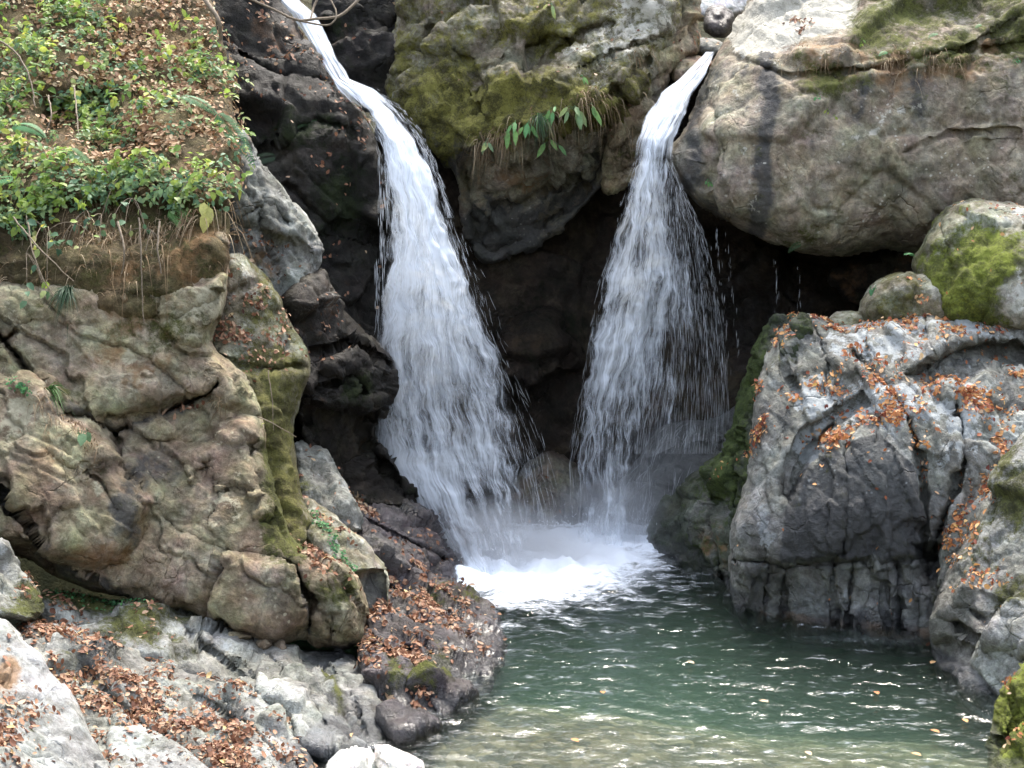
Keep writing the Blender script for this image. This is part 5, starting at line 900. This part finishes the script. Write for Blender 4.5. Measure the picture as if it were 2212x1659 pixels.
# ---- sticks and stems
def stick(pts_, r0, r1, label, name='bare_stick', mat=TWIG, group=None, cat='branch'):
    P = spline([p if len(p) == 3 and False else pt(*p) for p in pts_], 22); P = P+.008*np.c_[fbm(P, 9, 2), fbm(P+4, 9, 2), fbm(P+8, 9, 2)]
    V, F = tube_geo(P, r0, r1, 7); return tag(mesh_np(name, V, F, mat, {}), label, cat, group)
stick([(428, -30, 11.5), (450, 10, 11.3), (472, 45, 11.2), (478, 88, 11.25)], .022, .014, 'pale bent stick at the top right of the planted bank')
stick([(520, -10, 12.9), (590, 20, 12.8), (640, 42, 12.7), (690, 40, 12.7), (740, 30, 12.8), (800, -30, 13.0)], .010, .014, 'bare branch crossing in front of the left chute', group='branches over the left chute')
stick([(640, 42, 12.72), (700, 55, 12.6), (725, 40, 12.6), (720, 10, 12.7), (700, -20, 12.8)], .009, .006, 'curved branch looping right of the left chute', group='branches over the left chute')
stick([(700, -30, 13.0), (680, 10, 12.9), (672, 45, 12.75)], .014, .008, 'short upright branch beside the left chute', group='branches over the left chute')
st_g = 'bare stems on the bank'
stick([(-20, 80, 10.9), (30, 110, 10.75), (62, 160, 10.6), (75, 230, 10.45)], .008, .005, 'long bare stem arching in from the left edge', group=st_g)
stick([(105, 205, 10.85), (110, 250, 10.65), (95, 300, 10.6)], .007, .004, 'thin upright stem in front of the hollow', group=st_g)
stick([(160, 190, 10.95), (166, 240, 10.7), (170, 290, 10.5)], .007, .004, 'second thin stem right of the hollow', group=st_g)
stick([(30, 470, 9.5), (80, 530, 9.35), (120, 570, 9.3), (160, 610, 9.3)], .006, .003, 'thin stem trailing diagonally down the wall', group=st_g)
stick([(60, 480, 9.5), (75, 560, 9.35), (115, 640, 9.3)], .006, .003, 'thin stem trailing steeply down the wall', group=st_g)
stick([(255, 480, 9.65), (268, 540, 9.5), (265, 590, 9.5)], .009, .004, 'brown root hanging straight from the bank', 'hanging_root', group='roots hanging from the bank', cat='root')
stick([(300, 470, 9.65), (305, 560, 9.5), (310, 700, 9.4)], .006, .003, 'long thin root hanging down the brown wall', 'hanging_root', group='roots hanging from the bank', cat='root')
stick([(345, 480, 9.65), (340, 540, 9.52), (350, 590, 9.5)], .008, .004, 'short root hanging right of the long thin root', 'hanging_root', group='roots hanging from the bank', cat='root')
stick([(556, 900, 9.35), (590, 915, 9.3), (640, 945, 9.35)], .004, .002, 'thin twig sticking out of the wall edge', group=st_g)
stick([(578, 800, 9.7), (588, 860, 9.6), (590, 930, 9.55)], .004, .002, 'thin stem hanging over the mossy slab', group=st_g)

sprig('bank', (230, 475), 'green plant trailing low over the bank lip above the long thin root', 12, .26, .05, (.1, -.7, -.3), GREENLEAF, 'trailing_plant', 'plant', 'plants trailing over the bank lip', 4, .8, .7)
sprig('bank', (330, 500), 'small leafy strand hanging down the face right of the roots', 12, .26, .05, (.1, -.7, -.3), GREENLEAF, 'trailing_plant', 'plant', 'plants trailing over the bank lip', 4, .8, .7)
sprig('bank', (40, 560), 'green strand trailing down the wall at the left edge', 12, .26, .05, (.1, -.7, -.3), GREENLEAF, 'trailing_plant', 'plant', 'plants trailing over the bank lip', 4, .8, .7)
# ================================================================== CAMERA AND LIGHT
cam = bpy.data.cameras.new('camera'); cam.sensor_width = 36; cam.lens = 36/(2212*K); cam.clip_end = 500; cam.clip_start = .05
co = bpy.data.objects.new('camera', cam); C.objects.link(co); co.location = (0, 0, H); co.rotation_euler = (math.pi/2-PITCH, 0, 0); scene.camera = co
SUN_EL, SUN_AZ = math.radians(58), math.radians(14)      # azimuth clockwise from +Y
w = bpy.data.worlds.new('World'); scene.world = w; w.use_nodes = True; nt = w.node_tree; nt.nodes.clear(); t = T(nt)
sky = nt.nodes.new('ShaderNodeTexSky'); sky.sky_type = 'NISHITA'; sky.sun_disc = False; sky.sun_elevation = SUN_EL; sky.sun_rotation = SUN_AZ
sky.dust_density = 3.0; sky.ozone_density = .6
bg = nt.nodes.new('ShaderNodeBackground'); bg.inputs[1].default_value = .15; hs = t('HueSaturation', Saturation=.5, Color=sky.outputs[0]); nt.links.new(hs, bg.inputs[0])
ow = nt.nodes.new('ShaderNodeOutputWorld'); nt.links.new(bg.outputs[0], ow.inputs[0])
sl = bpy.data.lights.new('sun', 'SUN'); sl.energy = 1.0; sl.angle = math.radians(12); sl.color = (1, .92, .80)
so = bpy.data.objects.new('sun', sl); C.objects.link(so)
d = Vector((math.sin(SUN_AZ)*math.cos(SUN_EL), math.cos(SUN_AZ)*math.cos(SUN_EL), math.sin(SUN_EL)))
so.rotation_euler = d.to_track_quat('Z', 'Y').to_euler(); so.location = d*30
vs_ = scene.view_settings; vs_.view_transform = 'Standard'; vs_.look = 'None'; vs_.exposure = 2.35; vs_.gamma = 1; vs_.use_curve_mapping = False
cy = scene.cycles
cy.transparent_max_bounces = 40; cy.max_bounces = 8; cy.diffuse_bounces = 4; cy.glossy_bounces = 3; cy.volume_bounces = 1; cy.caustics_reflective = False; cy.caustics_refractive = False
cy.use_denoising = True; cy.use_adaptive_sampling = True; cy.adaptive_threshold = .02; cy.volume_step_rate = 2.0
scene.render.filter_size = 1.6
